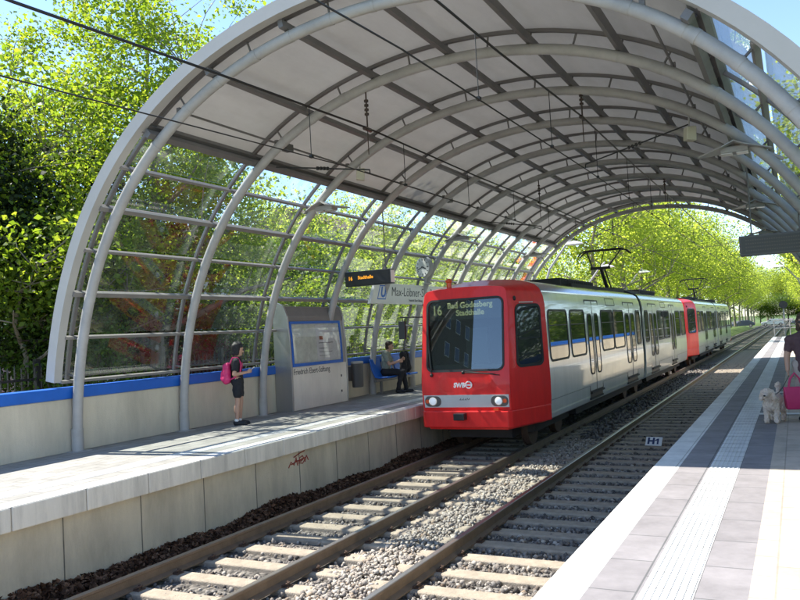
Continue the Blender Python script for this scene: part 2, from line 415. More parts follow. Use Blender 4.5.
# grassy verges beside the track beyond the platforms, gently banked
b = MB()
for x0, x1 in ((-17.0, -7.6), (-0.9, 8.5)):
    xs = [x0, x0+1.0, x1-1.2, x1] if x0 < -10 else [x0, x0+1.2, x1-1.0, x1]
    zs = [-0.3, 0.25, 0.25, -0.25]
    V = []; F = []
    for i, y in enumerate((56.5, 58.0, 110, 164, 165.5)):
        for j in range(4): V.append((xs[j], y, zs[j] if 0 < i < 4 else -0.3))
    for i in range(4):
        for j in range(3): F.append((i*4+j, i*4+j+1, (i+1)*4+j+1, (i+1)*4+j))
    b.add(V, F)
o = b.build('grass_verge', M['grass']); o['kind'] = 'structure'

# ballast bed with low relief
def ballast_mat():
    m = bpy.data.materials.new('ballast_bed'); m.use_nodes = True
    n = m.node_tree.nodes; l = m.node_tree.links; p = n["Principled BSDF"]; p.inputs['Roughness'].default_value = 0.95
    tc = n.new('ShaderNodeTexCoord')
    v = n.new('ShaderNodeTexVoronoi'); v.inputs['Scale'].default_value = 16
    cr = n.new('ShaderNodeValToRGB')
    cr.color_ramp.elements[0].color = (0.06, 0.054, 0.048, 1); cr.color_ramp.elements[1].color = (0.22, 0.20, 0.175, 1)
    l.new(tc.outputs['Object'], v.inputs['Vector']); l.new(v.outputs['Color'], cr.inputs[0]); l.new(cr.outputs[0], p.inputs['Base Color'])
    bp = n.new('ShaderNodeBump'); bp.inputs['Distance'].default_value = 0.05; bp.invert = True; bp.inputs['Strength'].default_value = 1.0
    l.new(v.outputs['Distance'], bp.inputs['Height']); l.new(bp.outputs[0], p.inputs['Normal'])
    return m
M['ballast'] = ballast_mat()
sheet('track_bed', -7.4, -1.3, -30, 400, -0.215, M['ballast'])

# individual ballast stones (nobody could count them)
def stones(name, n, xr, yfun, zfun, smin, smax, m, avoid=None):
    ico = np.array([(0,0,-1),(.894,0,-.447),(.276,.851,-.447),(-.724,.526,-.447),(-.724,-.526,-.447),(.276,-.851,-.447),(.724,.526,.447),(-.276,.851,.447),(-.894,0,.447),(-.276,-.851,.447),(.724,-.526,.447),(0,0,1)], float)
    tri = np.array([(0,2,1),(0,3,2),(0,4,3),(0,5,4),(0,1,5),(1,2,6),(2,3,7),(3,4,8),(4,5,9),(5,1,10),(1,6,10),(2,7,6),(3,8,7),(4,9,8),(5,10,9),(6,7,11),(7,8,11),(8,9,11),(9,10,11),(10,6,11)])
    x = rng.uniform(xr[0], xr[1], n); y = yfun(n); 
    if avoid is not None:
        k = ~avoid(x, y); x, y = x[k], y[k]
    n = len(x); z = zfun(x, y)
    s = rng.uniform(smin, smax, n)
    P = ico[None] * (1 + rng.uniform(-.28, .28, (n, 12, 1))) * s[:, None, None] * rng.uniform(.6, 1.15, (n, 1, 3))
    a = rng.uniform(0, 2*PI, n); t = rng.uniform(-.6, .6, n)
    ca, sa, ct, st = np.cos(a), np.sin(a), np.cos(t), np.sin(t)
    px = P[..., 0]*ct[:, None] - P[..., 2]*st[:, None]; pz = P[..., 0]*st[:, None] + P[..., 2]*ct[:, None]; py = P[..., 1]
    qx = px*ca[:, None] - py*sa[:, None] + x[:, None]; qy = px*sa[:, None] + py*ca[:, None] + y[:, None]; qz = pz + z[:, None]
    V = np.stack([qx, qy, qz], -1).reshape(-1, 3)
    F = (tri[None] + (np.arange(n)*12)[:, None, None]).reshape(-1, 3)
    return link_mesh(name, raw_mesh(name, V, F, m, 3))
SLP = 0.585
RX = (-6.53, -5.03, -3.70, -2.20)   # rail centre lines
def near_rail(x, y):
    k = np.zeros(len(x), bool)
    for r in RX: k |= np.abs(x - r) < 0.075
    ph = np.mod(y - 7.14 + SLP/2, SLP) - SLP/2
    on = np.abs(ph) < 0.115
    inx = ((x > -6.95) & (x < -4.62)) | ((x > -4.1) & (x < -1.7))
    rare = rng.random(len(x)) < 0.86
    return k | (on & inx & rare)
def zbal(x, y):
    mid = np.exp(-((x + 4.36)/0.35)**2)*0.05
    return -0.205 + rng.uniform(-0.02, 0.02, len(x)) + mid
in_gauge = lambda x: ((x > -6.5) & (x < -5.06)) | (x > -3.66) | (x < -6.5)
o = stones('shade_toned_ballast', 34000, (-7.15, -1.55), lambda n: 3.8 + 13.5*rng.random(n)**1.25, zbal, 0.017, 0.040, M['stone_dark'], lambda x, y: near_rail(x, y) | ~(in_gauge(x) & (rng.random(len(x)) < .86)))
tag(o, 'ballast stones between the rails of each track with shade painted into their dark colour', 'ballast', kind='stuff')
o = stones('track_ballast', 64000, (-7.15, -1.55), lambda n: 3.8 + 13.5*rng.random(n)**1.25, zbal, 0.015, 0.036, M['stone'], lambda x, y: near_rail(x, y) | (in_gauge(x) & (rng.random(len(x)) < .80)))
tag(o, 'loose pale grey ballast stones between and beside the rails', 'ballast', kind='stuff')
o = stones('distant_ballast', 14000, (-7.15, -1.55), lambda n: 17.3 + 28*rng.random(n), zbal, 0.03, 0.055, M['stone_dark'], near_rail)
tag(o, 'ballast stones further along the shaded tracks', 'ballast', kind='stuff')

# dead leaves piled along the foot of the far platform
def leaf_quads(C, s, up=0.5):
    n = len(C)
    N = rng.normal(size=(n, 3)); N[:, 2] = np.abs(N[:, 2]) + up; N /= np.linalg.norm(N, axis=1)[:, None]
    A = rng.normal(size=(n, 3)); A -= N*(A*N).sum(1)[:, None]; A /= np.linalg.norm(A, axis=1)[:, None]
    B = np.cross(N, A)
    L = s[:, None]; W = s[:, None]*rng.uniform(.5, .8, (n, 1)); fold = s[:, None]*rng.uniform(.05, .25, (n, 1))
    v0 = C - A*L*.5; v2 = C + A*L*.5; v1 = C + B*W*.5 + N*fold; v3 = C - B*W*.5 + N*fold
    V = np.stack([v0, v1, v2, v3], 1).reshape(-1, 3)
    F = (np.array([(0, 1, 2, 3)])[None] + (np.arange(n)*4)[:, None, None]).reshape(-1, 4)
    return V, F
n = 26000
yy = 2.5 + 22*rng.random(n)
d = np.abs(rng.normal(0, 0.20, n)); d = np.minimum(d, 0.62)
hill = np.clip(0.20 - d*0.42, 0.0, 1) * (0.75 + 0.35*np.sin(yy*2.1) * np.sin(yy*0.73+1))
C = np.stack([-7.19 + d, yy, -0.19 + hill*np.sqrt(rng.random(n)) + 0.005], -1)
V, F = leaf_quads(C, rng.uniform(.05, .10, n), 0.3)
tag(link_mesh('leaf_litter', raw_mesh('leaf_litter', V, F, M['litter'], 4)), 'brown dead leaves heaped against the foot of the far platform', 'leaf litter', kind='stuff')

# rails
rail_lab = ['outermost rail beside the dead leaves under the red tram', 'second rail under the side of the red tram nearest the middle', 'worn steel rail on the empty track next to the middle ballast', 'steel rail half hidden under the near platform edge']
prof = [(-.07,-.16),(.07,-.16),(.07,-.145),(.012,-.12),(.012,-.045),(.036,-.032),(.036,-.006),(.028,0),(-.028,0),(-.036,-.006),(-.036,-.032),(-.012,-.045),(-.012,-.12),(-.07,-.145)]
for x, lb in zip(RX, rail_lab):
    b = MB(); b.prism(prof, lambda p, h: (p[0], h, p[1]), -25, 330)
    r = b.build('rail', [M['rail'], M['railtop']]); r.location = (x, 0, 0)
    for p in r.data.polygons:
        if p.center.z > -0.008 and p.normal.z > 0.5: p.material_index = 1
    tag(r, lb, 'rail', 'running rails of the two tracks')

# sleepers with clips
def sleeper_proto():
    b = MB()
    pr = [(-.125,-.36),(.125,-.36),(.115,-.17),(.095,-.158),(-.095,-.158),(-.115,-.17)]
    b.prism(pr, lambda p, h: (h, p[0], p[1]), -1.2, 1.2)
    s = b.build('sleeper', M['sleeper'], bevel=0.01)
    for rx in (-.75, .75):
        for sg in (-1, 1):
            c = MB(); x = rx + sg*0.10
            c.box((x-.045, -.055, -.165), (x+.045, .055, -.145)); c.tube([(x-.03*sg, -.045, -.14), (x+.02*sg, -.03, -.118), (x+.03*sg, 0, -.112), (x+.02*sg, .03, -.118), (x-.03*sg, .045, -.14)], .009, 6)
            c.tube([(x+.01*sg, 0, -.15), (x+.01*sg, 0, -.10)], .014, 6)
            c.build('rail_clip', M['clip'], s)
    return s
sp = sleeper_proto()
def put_sleepers():
    first = True
    for cx, who, lab in ((-2.95, 0, 'concrete sleeper under the empty track along the near platform'), (-5.78, 1, 'concrete sleeper under the rails that carry the red tram')):
        k = -6
        while True:
            y = 7.14 + k*SLP + (0.2 if who else 0); k += 1
            if y > 62: break
            if who and y > 20: break
            near = y < 20
            if first: s = sp; first = False
            elif near: s = copy_tree(sp)
            else: s = sp.copy(); COL.objects.link(s)
            s.location = (cx, y, 0.0); s.rotation_euler = (0, 0, random.uniform(-.006, .006))
            tag(s, lab, 'sleeper', 'sleepers of the empty near track' if who == 0 else 'sleepers of the tram track')
put_sleepers()

# ---------------------------------------------------------------- platforms
def platform(name, xe, xw, xb, sgn, lab):
    """xe edge of the slab towards the track, xw face of the base wall, xb back"""
    b = MB(); y0, y1 = -8.0, 55.4
    lo, hi = min(xw, xb), max(xw, xb)
    b.box((lo, y0, -0.4), (hi, y1, 0.655))
    root = b.build(name, M['concrete_dk']); root['kind'] = 'structure'
    # wall joints: dark grooves as thin recess strips
    g = MB()
    y = y0 + 0.43
    while y < y1:
        g.box((xw - .005, y-.006, -0.3), (xw + .005, y+.006, 0.64)); y += 1.12
    g.build('wall_joint', M['joint'], root)
    # edge blocks
    e = MB(); y = 5.17 - 0.92*14
    lo2, hi2 = (min(xe, xe - sgn*0.9), max(xe, xe - sgn*0.9))
    while y < y1 - .1:
        ya, yb = y + .006, min(y + .914, y1)
        e.box((lo2, ya, 0.66), (hi2, yb, 0.9)); y += 0.92
    e.build('edge_block', M['fascia'], root, bevel=0.012)
    # fill under paving
    f = MB(); a, c = sorted((xe - sgn*0.905, xb)); f.box((a, y0, 0.657), (c, y1, 0.896)); f.build('slab', M['concrete_dk'], root)
    strips = [(0.0, .26, 'pave_edge', 'edge_strip'), (.26, .55, 'pave_dark', 'dark_strip'), (.55, .83, 'tactile', 'tactile_strip'), (.83, 1.10, 'pave_dark', 'dark_strip'), (1.10, abs(xb - xe), 'pave_beige' if sgn < 0 else 'pave_grey', 'paving')]
    for a, c, m, nm in strips:
        p, q = sorted((xe - sgn*a, xe - sgn*c))
        if nm == 'edge_strip': p, q = (p + (.012 if sgn < 0 else 0), q - (.012 if sgn > 0 else 0))
        if sgn > 0 and m == 'pave_dark': m = 'pave_grey'
        s = MB().add([(p, y0, .904), (q, y0, .904), (q, y1, .904), (p, y1, .904)], [(0, 1, 2, 3)]).build(nm, M[m], root)
        if nm == 'tactile_strip':
            t = MB(); k = 0
            nx = 7
            for i in range(nx):
                x = p + (i + .5)*(q-p)/nx
                t.box((x-.0095, y0, .904), (x+.0095, y1, .909))
            t.build('tactile_rib', M['tactile'], s)
            g2 = MB(); y = y0
            while y < 30: g2.box((p, y-.003, .9085), (q, y+.003, .9096)); y += .30
            g2.build('strip_joint', M['pave_dark'], s)
    return root
platform('platform', -7.07, -7.2, -10.16, 1, '')
platform('platform', -1.43, -1.56, 1.45, -1, '')
P_right = bpy.data.objects['platform.001']
# white cross strips on the near platform beside the dog
for y in (12.9, 16.4):
    sheet('guide_strip', -.60, .35, y, y+.22, .9125, M['tactile'], parent=P_right, kind=None)
# graffiti on the base wall
b = MB()
def gr(pts, r=.009): b.tube([(-7.196, y, z) for y, z in pts], r, 5)
gr([(10.05,.42),(10.12,.50),(10.2,.44),(10.26,.55),(10.3,.42)]); gr([(10.2,.56),(10.35,.60),(10.5,.62)]); gr([(10.33,.44),(10.36,.53),(10.44,.55),(10.5,.48),(10.44,.43),(10.35,.45)])
gr([(10.5,.44),(10.55,.54),(10.6,.46)]); gr([(10.12,.46),(10.3,.49),(10.52,.51)]); gr([(10.25,.5),(10.4,.47),(10.46,.5)])
b.build('graffiti', mat('red_spray_paint', (0.30, 0.045, 0.03), 0.7, 0, 0.3, 20), bpy.data.objects['platform'])

# platform back walls with blue band
def back_wall(x0, x1, face, nm, lab, sg):
    y0, y1 = -8.0, 55.0
    b = MB(); y = 8.3 - 2.3*8
    lo, hi = sorted((x0, x1))
    while y < y1:
        b.box((lo, y+.006, .905), (hi, min(y+2.294, y1), 1.70)); y += 2.3
    r = b.build(nm, M['concrete'], bevel=0.006)
    tag(r, lab, 'wall')
    c = MB(); a, d = sorted((face + sg*.03, x0 if sg > 0 else x0)); a, d = min(face + sg*.035, x0), max(face + sg*.035, x0)
    c.box((a, y0, 1.702), (d, y1, 1.875)); c.build('blue_rail', M['blue'], r, bevel=0.02)
    return r
back_wall(-10.15, -9.88, -9.88, 'platform_wall', 'cream concrete wall with a blue top rail behind the far platform', 1)
back_wall(1.43, 1.16, 1.16, 'platform_wall', 'cream concrete wall with a blue top rail behind the near platform', -1)

# ================================================================ SHELTER
CX, CZ = -4.36, 0.93
def rad(t): return 5.43 + .09*math.sin(t)**2 + .175*math.sin(2*t)**2
def arc(tdeg, dr=0.0):
    t = R(tdeg); r = rad(t) + dr
    return (CX - r*math.cos(t), CZ + r*math.sin(t))
EAVE = 51.3
SILL = 10.5
RIBY = [8.3 + 2.3*k for k in range(10)]
Y0, Y1 = 8.08, 29.2
shelter = empty('station_shelter', (CX, 18, .9), 0, 'arched steel and glass shelter spanning both platforms and tracks', 'station shelter')
def sh(o):
    o.parent = shelter; o.location = (-CX, -18, -.9); return o
angs = [-0.3] + list(np.linspace(1.5, 178.5, 75)) + [180.3]
def rib_mesh():
    b = MB(); b.tube([(arc(a)[0], 0, arc(a)[1]) for a in angs], .076, 14)
    for s in (0, 180):                                     # base sleeve
        x, z = arc(s); b.tube([(x, 0, .90), (x, 0, 1.25)], .088, 14); b.box((x-.14, -.14, .90), (x+.14, .14, .915))
    for a in strut_angles():
        p, q = arc(a-.35), arc(a+.35); b.tube([(p[0], 0, p[1]), (q[0], 0, q[1])], .081, 12)
    for a in (50.0, 71, 109, 130):                         # tube couplings
        p, q = arc(a), arc(a+.5); b.tube([(p[0], 0, p[1]), (q[0], 0, q[1])], .083, 14)
    return b
def chord_mesh():
    b = MB(); secs = []
    for a in np.linspace(SILL, 180-SILL, 74):
        p, q = arc(a, .235), arc(a, .285)
        secs.append([(p[0], -.028, p[1]), (p[0], .028, p[1]), (q[0], .028, q[1]), (q[0], -.028, q[1])])
    b.loft(secs, True, True)
    for a in strut_angles():
        p, q = arc(a, .05), arc(a, .25); b.tube([(p[0], 0, p[1]), (q[0], 0, q[1])], .016, 6)
    return b
def strut_angles():
    al = [SILL+1, 17.3, 24.1, 30.9, 37.7, 44.5] + [EAVE + 6.45*i for i in range(13)]
    return al + [180 - a for a in al[:6]]
rm = cm = None
for y in RIBY:
    if rm is None:
        r = rib_mesh().build('rib', M['steel_light'], None, True); c = chord_mesh().build('outer_chord', M['steel_dark'], r)
        rm, cm = r.data, c.data
    else:
        r = link_mesh('rib', rm); c = link_mesh('outer_chord', cm, r)
    r.parent = shelter; r.location = (-CX, y-18, -.9)
# purlins under the roof
for i in range(7):
    a = EAVE + (180-2*EAVE)*i/6
    if i in (0, 6): continue
    p = arc(a, .125); n = np.array((p[0]-CX, 0, p[1]-CZ)); b = MB()
    b.bar((p[0], Y0+.05, p[1]), (p[0], Y1-.05, p[1]), .07, .10, n); sh(b.build('purlin', M['steel_dark']))
for a in (EAVE, 180-EAVE):
    b = MB()
    for dr, ww, hh in ((.10, .09, .10), (.235, .16, .09)):
        p = arc(a, dr); n = np.array((p[0]-CX, 0, p[1]-CZ)); b.bar((p[0], Y0+.03, p[1]), (p[0], Y1-.03, p[1]), ww, hh, n)
    y = Y0+.3
    while y < Y1-.3:
        p, q = arc(a, .14), arc(a, .2); b.bar((p[0], y, p[1]), (q[0], y, q[1]), .05, .05, (0, 1, 0)); y += .46
    sh(b.build('eaves_beam', M['steel_dark']))
for a, lab in ((EAVE + 5.2, 'l'), (180 - EAVE - 5.2, 'r')):
    b = MB(); p = arc(a, .075); b.tube([(p[0], Y0+.3, p[1]), (p[0], Y1-.2, p[1])], .018, 8)
    for y in RIBY: b.box((p[0]-.03, y-.03, p[1]-.025), (p[0]+.03, y+.03, p[1]+.05))
    sh(b.build('cable_conduit', M['steel_dark']))
for k in (1, 4, 7):
    p = arc(EAVE + 5.2, .02); b = MB(); b.box((p[0]-.07, RIBY[k]+.14, p[1]-.05), (p[0]+.07, RIBY[k]+.34, p[1]+.07)); sh(b.build('junction_box', M['display_grey'], bevel=.008))
# mullions
mul = [SILL + (EAVE-SILL)*i/6 for i in range(6)]
for sgn in (0, 1):
    for i, a in enumerate(mul):
        aa = a if sgn == 0 else 180-a
        p = arc(aa, .215); n = np.array((p[0]-CX, 0, p[1]-CZ)); b = MB()
        thick = .07 if i in (2, 4) else .042
        b.bar((p[0], Y0+.05, p[1]), (p[0], Y1-.05, p[1]), thick, .12 if i in (2, 4) else .09, n)
        sh(b.build('mullion', M['mullion'], bevel=0.006))
# glass panels: six panes in each bay and side
for sgn in (0, 1):
    for k in range(9):
        ya, yb = RIBY[k]+.036, RIBY[k+1]-.036
        if k == 0: ya = Y0+.09
        b = MB()
        lv = mul + [EAVE]
        for i in range(6):
            a0, a1 = lv[i]+.5, lv[i+1]-.5
            q = []
            for dr in (.268, .280):
                for a in (a0, a1):
                    aa = a if sgn == 0 else 180-a
                    q.append(arc(aa, dr))
            V = [(q[0][0], ya, q[0][1]), (q[0][0], yb, q[0][1]), (q[1][0], yb, q[1][1]), (q[1][0], ya, q[1][1]), (q[2][0], ya, q[2][1]), (q[2][0], yb, q[2][1]), (q[3][0], yb, q[3][1]), (q[3][0], ya, q[3][1])]
            b.add(V, [(0,1,2,3),(7,6,5,4),(0,4,5,1),(1,5,6,2),(2,6,7,3),(3,7,4,0)])
        sh(b.build('glass_panel', M['glass']))
# translucent roof panels
def roof_mat():
    m = mat('roof_sheet', (0.49, 0.495, 0.50), 0.5, 0, 0.10, 0.9, grime=.30, gs=(1.2, .35, 1.2))
    n = m.node_tree.nodes; l = m.node_tree.links; p = n['Principled BSDF']
    t = n.new('ShaderNodeBsdfTranslucent'); t.inputs[0].default_value = (0.62, 0.60, 0.57, 1); mx = n.new('ShaderNodeMixShader'); mx.inputs[0].default_value = ROOF_T
    l.new(p.outputs[0], mx.inputs[1]); l.new(t.outputs[0], mx.inputs[2]); l.new(mx.outputs[0], n['Material Output'].inputs[0])
    return m
ROOF_T = 0.31
M['roofsheet'] = roof_mat()
for k in range(9):
    ya, yb = RIBY[k]+.004, RIBY[k+1]-.004
    if k == 0: ya = Y0+.075
    if k == 8: yb = Y1-.075
    b = MB(); secs = []
    for a in np.linspace(EAVE-.6, 180-EAVE+.6, 40):
        p, q = arc(a, .295), arc(a, .325); secs.append([(p[0], ya, p[1]), (p[0], yb, p[1]), (q[0], yb, q[1]), (q[0], ya, q[1])])
    b.loft(secs, True, True)
    sh(b.build('roof_panel', M['roofsheet'], None, True))
# bright end bands
for ya, yb in ((Y0-.07, Y0+.07), (Y1-.07, Y1+.07)):
    b = MB(); secs = []
    for a in np.linspace(SILL, 180-SILL, 72):
        p, q = arc(a, .19), arc(a, .37); secs.append([(p[0], ya, p[1]), (p[0], yb, p[1]), (q[0], yb, q[1]), (q[0], ya, q[1])])
    b.loft(secs, True, True)
    sh(b.build('end_band', M['band'], None, True))

# ================================================================ TRAM
# local frame: x across (0 = track centre), y along from the joint (front at -12.15), z above rail
TX, TJ = -5.78, 26.1
HALF = 12.15
WPROF = [(1.16,.50),(1.27,.56),(1.30,.66),(1.325,1.0),(1.332,1.40),(1.325,1.70),(1.300,2.85),(1.275,3.02),(1.235,3.12)]
RPROF = [(1.235,3.12),(1.20,3.19),(1.11,3.27),(.98,3.325),(.70,3.39),(.35,3.42),(0,3.43)]
def wat(z, prof=WPROF):
    zs = [p[1] for p in prof]; ws = [p[0] for p in prof]
    return float(np.interp(z, zs, ws))
CABY = -HALF + 1.28            # cab/body boundary (local)
def yfront(z):                 # nose profile
    return -HALF + (0.135*(z-1.3) if z > 1.3 else 0.10*(1.3-z))
def cabw(z, s):                # half width on the tapered cab, s=0 nose..1 body
    f = .70 + .30*min(1, s)
    full = WPROF + RPROF[1:]
    return wat(z, full) * f
def side_fn(u, z):             # body side: u = y
    return np.array((wat(z), u, z))
def cab_fn(u, z):              # cab side: u = 0..1
    yf = yfront(z) + .07
    return np.array((cabw(z, .06 + .94*u), yf + (CABY - yf)*u, z))
def rrect(u0, u1, z0, z1, ru, rz, n=6):
    P = []
    for cu, cz, a0 in ((u1-ru, z1-rz, 0), (u0+ru, z1-rz, 90), (u0+ru, z0+rz, 180), (u1-ru, z0+rz, 270)):
        for i in range(n+1):
            a = R(a0 + 90*i/n); P.append((cu + ru*math.cos(a), cz + rz*math.sin(a)))
    return P
def nrm(fn, u, z, e=1e-3):
    a = fn(u+e, z) - fn(u-e, z); b = fn(u, z+e) - fn(u, z-e)
    v = unit(np.cross(a, b)); return v if v[0] > 0 else -v
def patch(b, fn, poly, off, sgn, flip, m=None):
    """solid skin patch on a curved side; thickness off"""
    cu = sum(p[0] for p in poly)/len(poly); cz = sum(p[1] for p in poly)/len(poly)
    mp = lambda v: (v[0]*sgn, v[1]*flip, v[2])
    top = []; bot = []
    for u, z in poly:
        q = fn(u, z); nn = nrm(fn, u, z); top.append(mp(q + nn*off)); bot.append(mp(q - nn*.01))
    n = len(poly); V = list(top)
    for t in (.66, .33):
        for u, z in poly:
            uu, zz = cu + (u-cu)*t, cz + (z-cz)*t; V.append(mp(fn(uu, zz) + nrm(fn, uu, zz)*off))
    V.append(mp(fn(cu, cz) + nrm(fn, cu, cz)*off)); V += bot
    F = [(k*n+i, k*n+(i+1) % n, (k+1)*n+(i+1) % n, (k+1)*n+i) for k in range(2) for i in range(n)]
    F += [(2*n+i, 2*n+(i+1) % n, 3*n) for i in range(n)]
    F += [(i, 3*n+1+i, 3*n+1+(i+1) % n, (i+1) % n) for i in range(n)]
    b.add(V, F, m)
def ring(b, fn, po, pi, off, sgn, flip, m=None):
    mp = lambda v: (v[0]*sgn, v[1]*flip, v[2]); V = []
    for poly, o in ((po, 0.001), (po, off), (pi, off), (pi, 0.001)):
        for u, z in poly: V.append(mp(fn(u, z) + nrm(fn, u, z)*o))
    n = len(po); F = []
    for k in range(3):
        for i in range(n): F.append((k*n+i, k*n+(i+1) % n, (k+1)*n+(i+1) % n, (k+1)*n+i))
    b.add(V, F, m)

def full_section(y, f=1.0, dz=0.0):
    pr = WPROF + RPROF[1:]
    right = [(w_*f, y, z+dz) for w_, z in pr]; left = [(-w_*f, y, z+dz) for w_, z in pr[::-1][1:]]
    return right + left

def make_tram():
    root = empty('tram', (TX, TJ, 0), 0)
    up = lambda o: o
    # ---- body shells (two car halves, walls then roof)
    for fl in (1, -1):
        b = MB()
        ys = [CABY + .003, CABY+3, -6, -3, -.22]
        for sg in (1, -1):
            b.loft([[(sg*w_, y*fl, z) for w_, z in WPROF] for y in ys], False)
        b.loft([[(1.16, y*fl, .50), (-1.16, y*fl, .50)] for y in (ys[0], ys[-1])], False)
        for y in (ys[-1],):
            pr = WPROF + RPROF[1:]; s = [(w_, y*fl, z) for w_, z in pr] + [(-w_, y*fl, z) for w_, z in pr[::-1][1:]]
            b.add(s, [tuple(range(len(s)))])
        b.build('body', M['white'], root, True)
        b = MB(); secs = []
        for y in ys: secs.append([(w_, y*fl, z+.002) for w_, z in RPROF] + [(-w_, y*fl, z+.002) for w_, z in RPROF[::-1][1:]])
        b.loft(secs, False)
        rf = b.build('roof', M['roofmetal'], root, True)
        g = MB()
        for sg in (1, -1): g.bar((sg*1.242, (CABY+.02)*fl, 3.115), (sg*1.242, -.24*fl, 3.115), .02, .028)
        g.build('rain_gutter', M['roofmetal'], rf)
    # ---- bellows
    b = MB(); 
    for k in range(7):
        y = -.21 + .07*k; s = .93 if k % 2 else .97
        sec = [(x*s, y, .62 + (z-.5)*.975) for x, _, z in full_section(0)]
        if k == 0: secs = []
        secs.append(sec)
    b.loft(secs, True, True); b.build('bellows', M['rubber'], root)
    # ---- cabs
    for fl in (1, -1):
        b = MB(); pr = WPROF + RPROF[1:]
        NOSE = WPROF[:-1] + [(1.255,3.12),(1.245,3.155),(1.215,3.19),(1.14,3.222),(.75,3.25),(.35,3.262),(0,3.265)]
        secs = []
        for s in (0.0, .06, .3, .6, 1.0):
            row = []
            for sg in (1, -1):
                L = []
                for (w_, z), (wn_, zn_) in zip(pr, NOSE):
                    w_ = w_*s + wn_*(1-s); z = z*s + zn_*(1-s)
                    yf = yfront(z)
                    if s == 0: x, y = w_*.685, yf
                    elif s == .06: x, y = w_*(.70+.3*.06), yf + .07
                    else: x, y = w_*(.70+.3*s), yf+.07 + (CABY - yf - .07)*((s-.06)/.94)
                    L.append((sg*x, y*fl, z))
                row.append(L)
            secs.append(row[0] + row[1][::-1][1:])
        b.loft(secs, False)
        # floor of cab
        b.add([secs[0][0], secs[-1][0], secs[-1][-1], secs[0][-1]], [(0, 1, 2, 3)])
        # front face with the windscreen hole
        out = secs[0]
        cz = 2.25; N = 72
        op = [(p[0], p[2]) for p in out]
        bot = [(op[-1][0] + (op[0][0]-op[-1][0])*i/6, op[0][1]) for i in range(1, 6)]
        op = op + bot
        hole = rrect(-.79, .79, 1.64, 3.02, .12, .12, 5)
        def cast(poly, a):
            dx, dz = math.cos(a), math.sin(a); best = None
            for i in range(len(poly)):
                (x1, z1), (x2, z2) = poly[i], poly[(i+1) % len(poly)]
                z1 -= cz; z2 -= cz
                den = dx*(z2-z1) - dz*(x2-x1)
                if abs(den) < 1e-12: continue
                t = (x1*(z2-z1) - z1*(x2-x1))/den; uu = (x1*dz - z1*dx)/den
                if t > 0 and -1e-9 <= uu <= 1+1e-9: best = t if best is None else max(best, t)
            return (dx*best, cz + dz*best)
        an = sorted(set([math.atan2(z-cz, x) % (2*PI) for x, z in op] + [math.atan2(z-cz, x) % (2*PI) for x, z in hole] + [2*PI*i/N for i in range(N)]))
        an2 = [an[0]]
        for a in an[1:]:
            if a - an2[-1] > 1e-3: an2.append(a)
        rings = []
        for t in (0, .5, 1):
            rg = []
            for a in an2:
                po = cast(op, a); ph = cast(hole, a); x = po[0]*(1-t)+ph[0]*t; z = po[1]*(1-t)+ph[1]*t
                rg.append((x, (yfront(z) + .0)*fl, z))
            rings.append(rg)
        # reveal into the cab
        rings.append([(x*.97, y + .05*fl, 2.33 + (z-2.33)*.97) for x, y, z in rings[-1]])
        b.loft(rings, True)
        cab = b.build('cab', M['red'], root, True)
        # windscreen: clear pane over a real, dark cab interior
        W = MB(); pl = rrect(-.785, .785, 1.645, 3.015, .118, .118, 6)
        pts = [(x, (yfront(z)+.012)*fl, z) for x, z in pl]; pts2 = [(x, (yfront(z)+.018)*fl, z) for x, z in pl]; nn = len(pl)
        W.add(pts + pts2, [tuple(range(nn)), tuple(range(nn, 2*nn))[::-1]] + [(i, (i+1) % nn, nn+(i+1) % nn, nn+i) for i in range(nn)])
        ws = W.build('windscreen', M['screen_glass'], cab)
        g = MB(); V = []; po = rrect(-.815, .815, 1.615, 3.045, .14, .14, 6); pi = rrect(-.775, .775, 1.655, 3.005, .11, .11, 6)
        for poly, o in ((po, .0), (po, -.012), (pi, -.012), (pi, .02)):
            V += [(x, (yfront(z)+o)*fl, z) for x, z in poly]
        nn = len(po); g.add(V, [(k*nn+i, k*nn+(i+1) % nn, (k+1)*nn+(i+1) % nn, (k+1)*nn+i) for k in range(3) for i in range(nn)])
        g.build('windscreen_seal', M['rubber'], ws)
        I = MB()
        yb = CABY - .05
        I.add([(x, y*fl, z) for x, y, z in [(-.80, yfront(1.6)+.06, 1.55), (.80, yfront(1.6)+.06, 1.55), (1.12, yb, 1.55), (-1.12, yb, 1.55), (-.79, yfront(3.05)+.06, 3.06), (.79, yfront(3.05)+.06, 3.06), (1.0, yb, 3.06), (-1.0, yb, 3.06)]],
              [(0,1,2,3), (4,5,6,7), (1,2,6,5), (0,3,7,4), (2,3,7,6)])
        it = I.build('cab_interior', M['under'], cab)
        D = MB(); D.box((-.72, min((yfront(1.7)+.12)*fl, (yfront(1.7)+.5)*fl), 1.56), (.72, max((yfront(1.7)+.12)*fl, (yfront(1.7)+.5)*fl), 1.74))
        D.box((-.15, min((yfront(1.7)+.10)*fl, (yfront(1.7)+.13)*fl), 1.755), (.15, max((yfront(1.7)+.10)*fl, (yfront(1.7)+.13)*fl), 1.80))
        D.box((-.24, min((yb-.45)*fl, (yb-.3)*fl), 1.74), (.24, max((yb-.45)*fl, (yb-.3)*fl), 2.45))
        D.box((-.78, min((yfront(2.9)+.05)*fl, (yfront(2.9)+.12)*fl), 2.63), (.78, max((yfront(2.9)+.05)*fl, (yfront(2.9)+.12)*fl), 3.0))
        D.build('dashboard', M['display_grey'], it)
        # destination
        yt = (yfront(2.8)+.040)*fl
        rot = (PI/2, 0, 0) if fl > 0 else (PI/2, 0, PI)
        text('destination_lettering', 'Bad Godesberg', M['led_pale'], it, (.10*fl, yt, 2.905), rot, .155, .002, 'CENTER', .98, 0, .004)
        text('destination_lettering', 'Stadthalle', M['led_pale'], it, (.10*fl, yt, 2.755), rot, .155, .002, 'CENTER', .98, 0, .004)
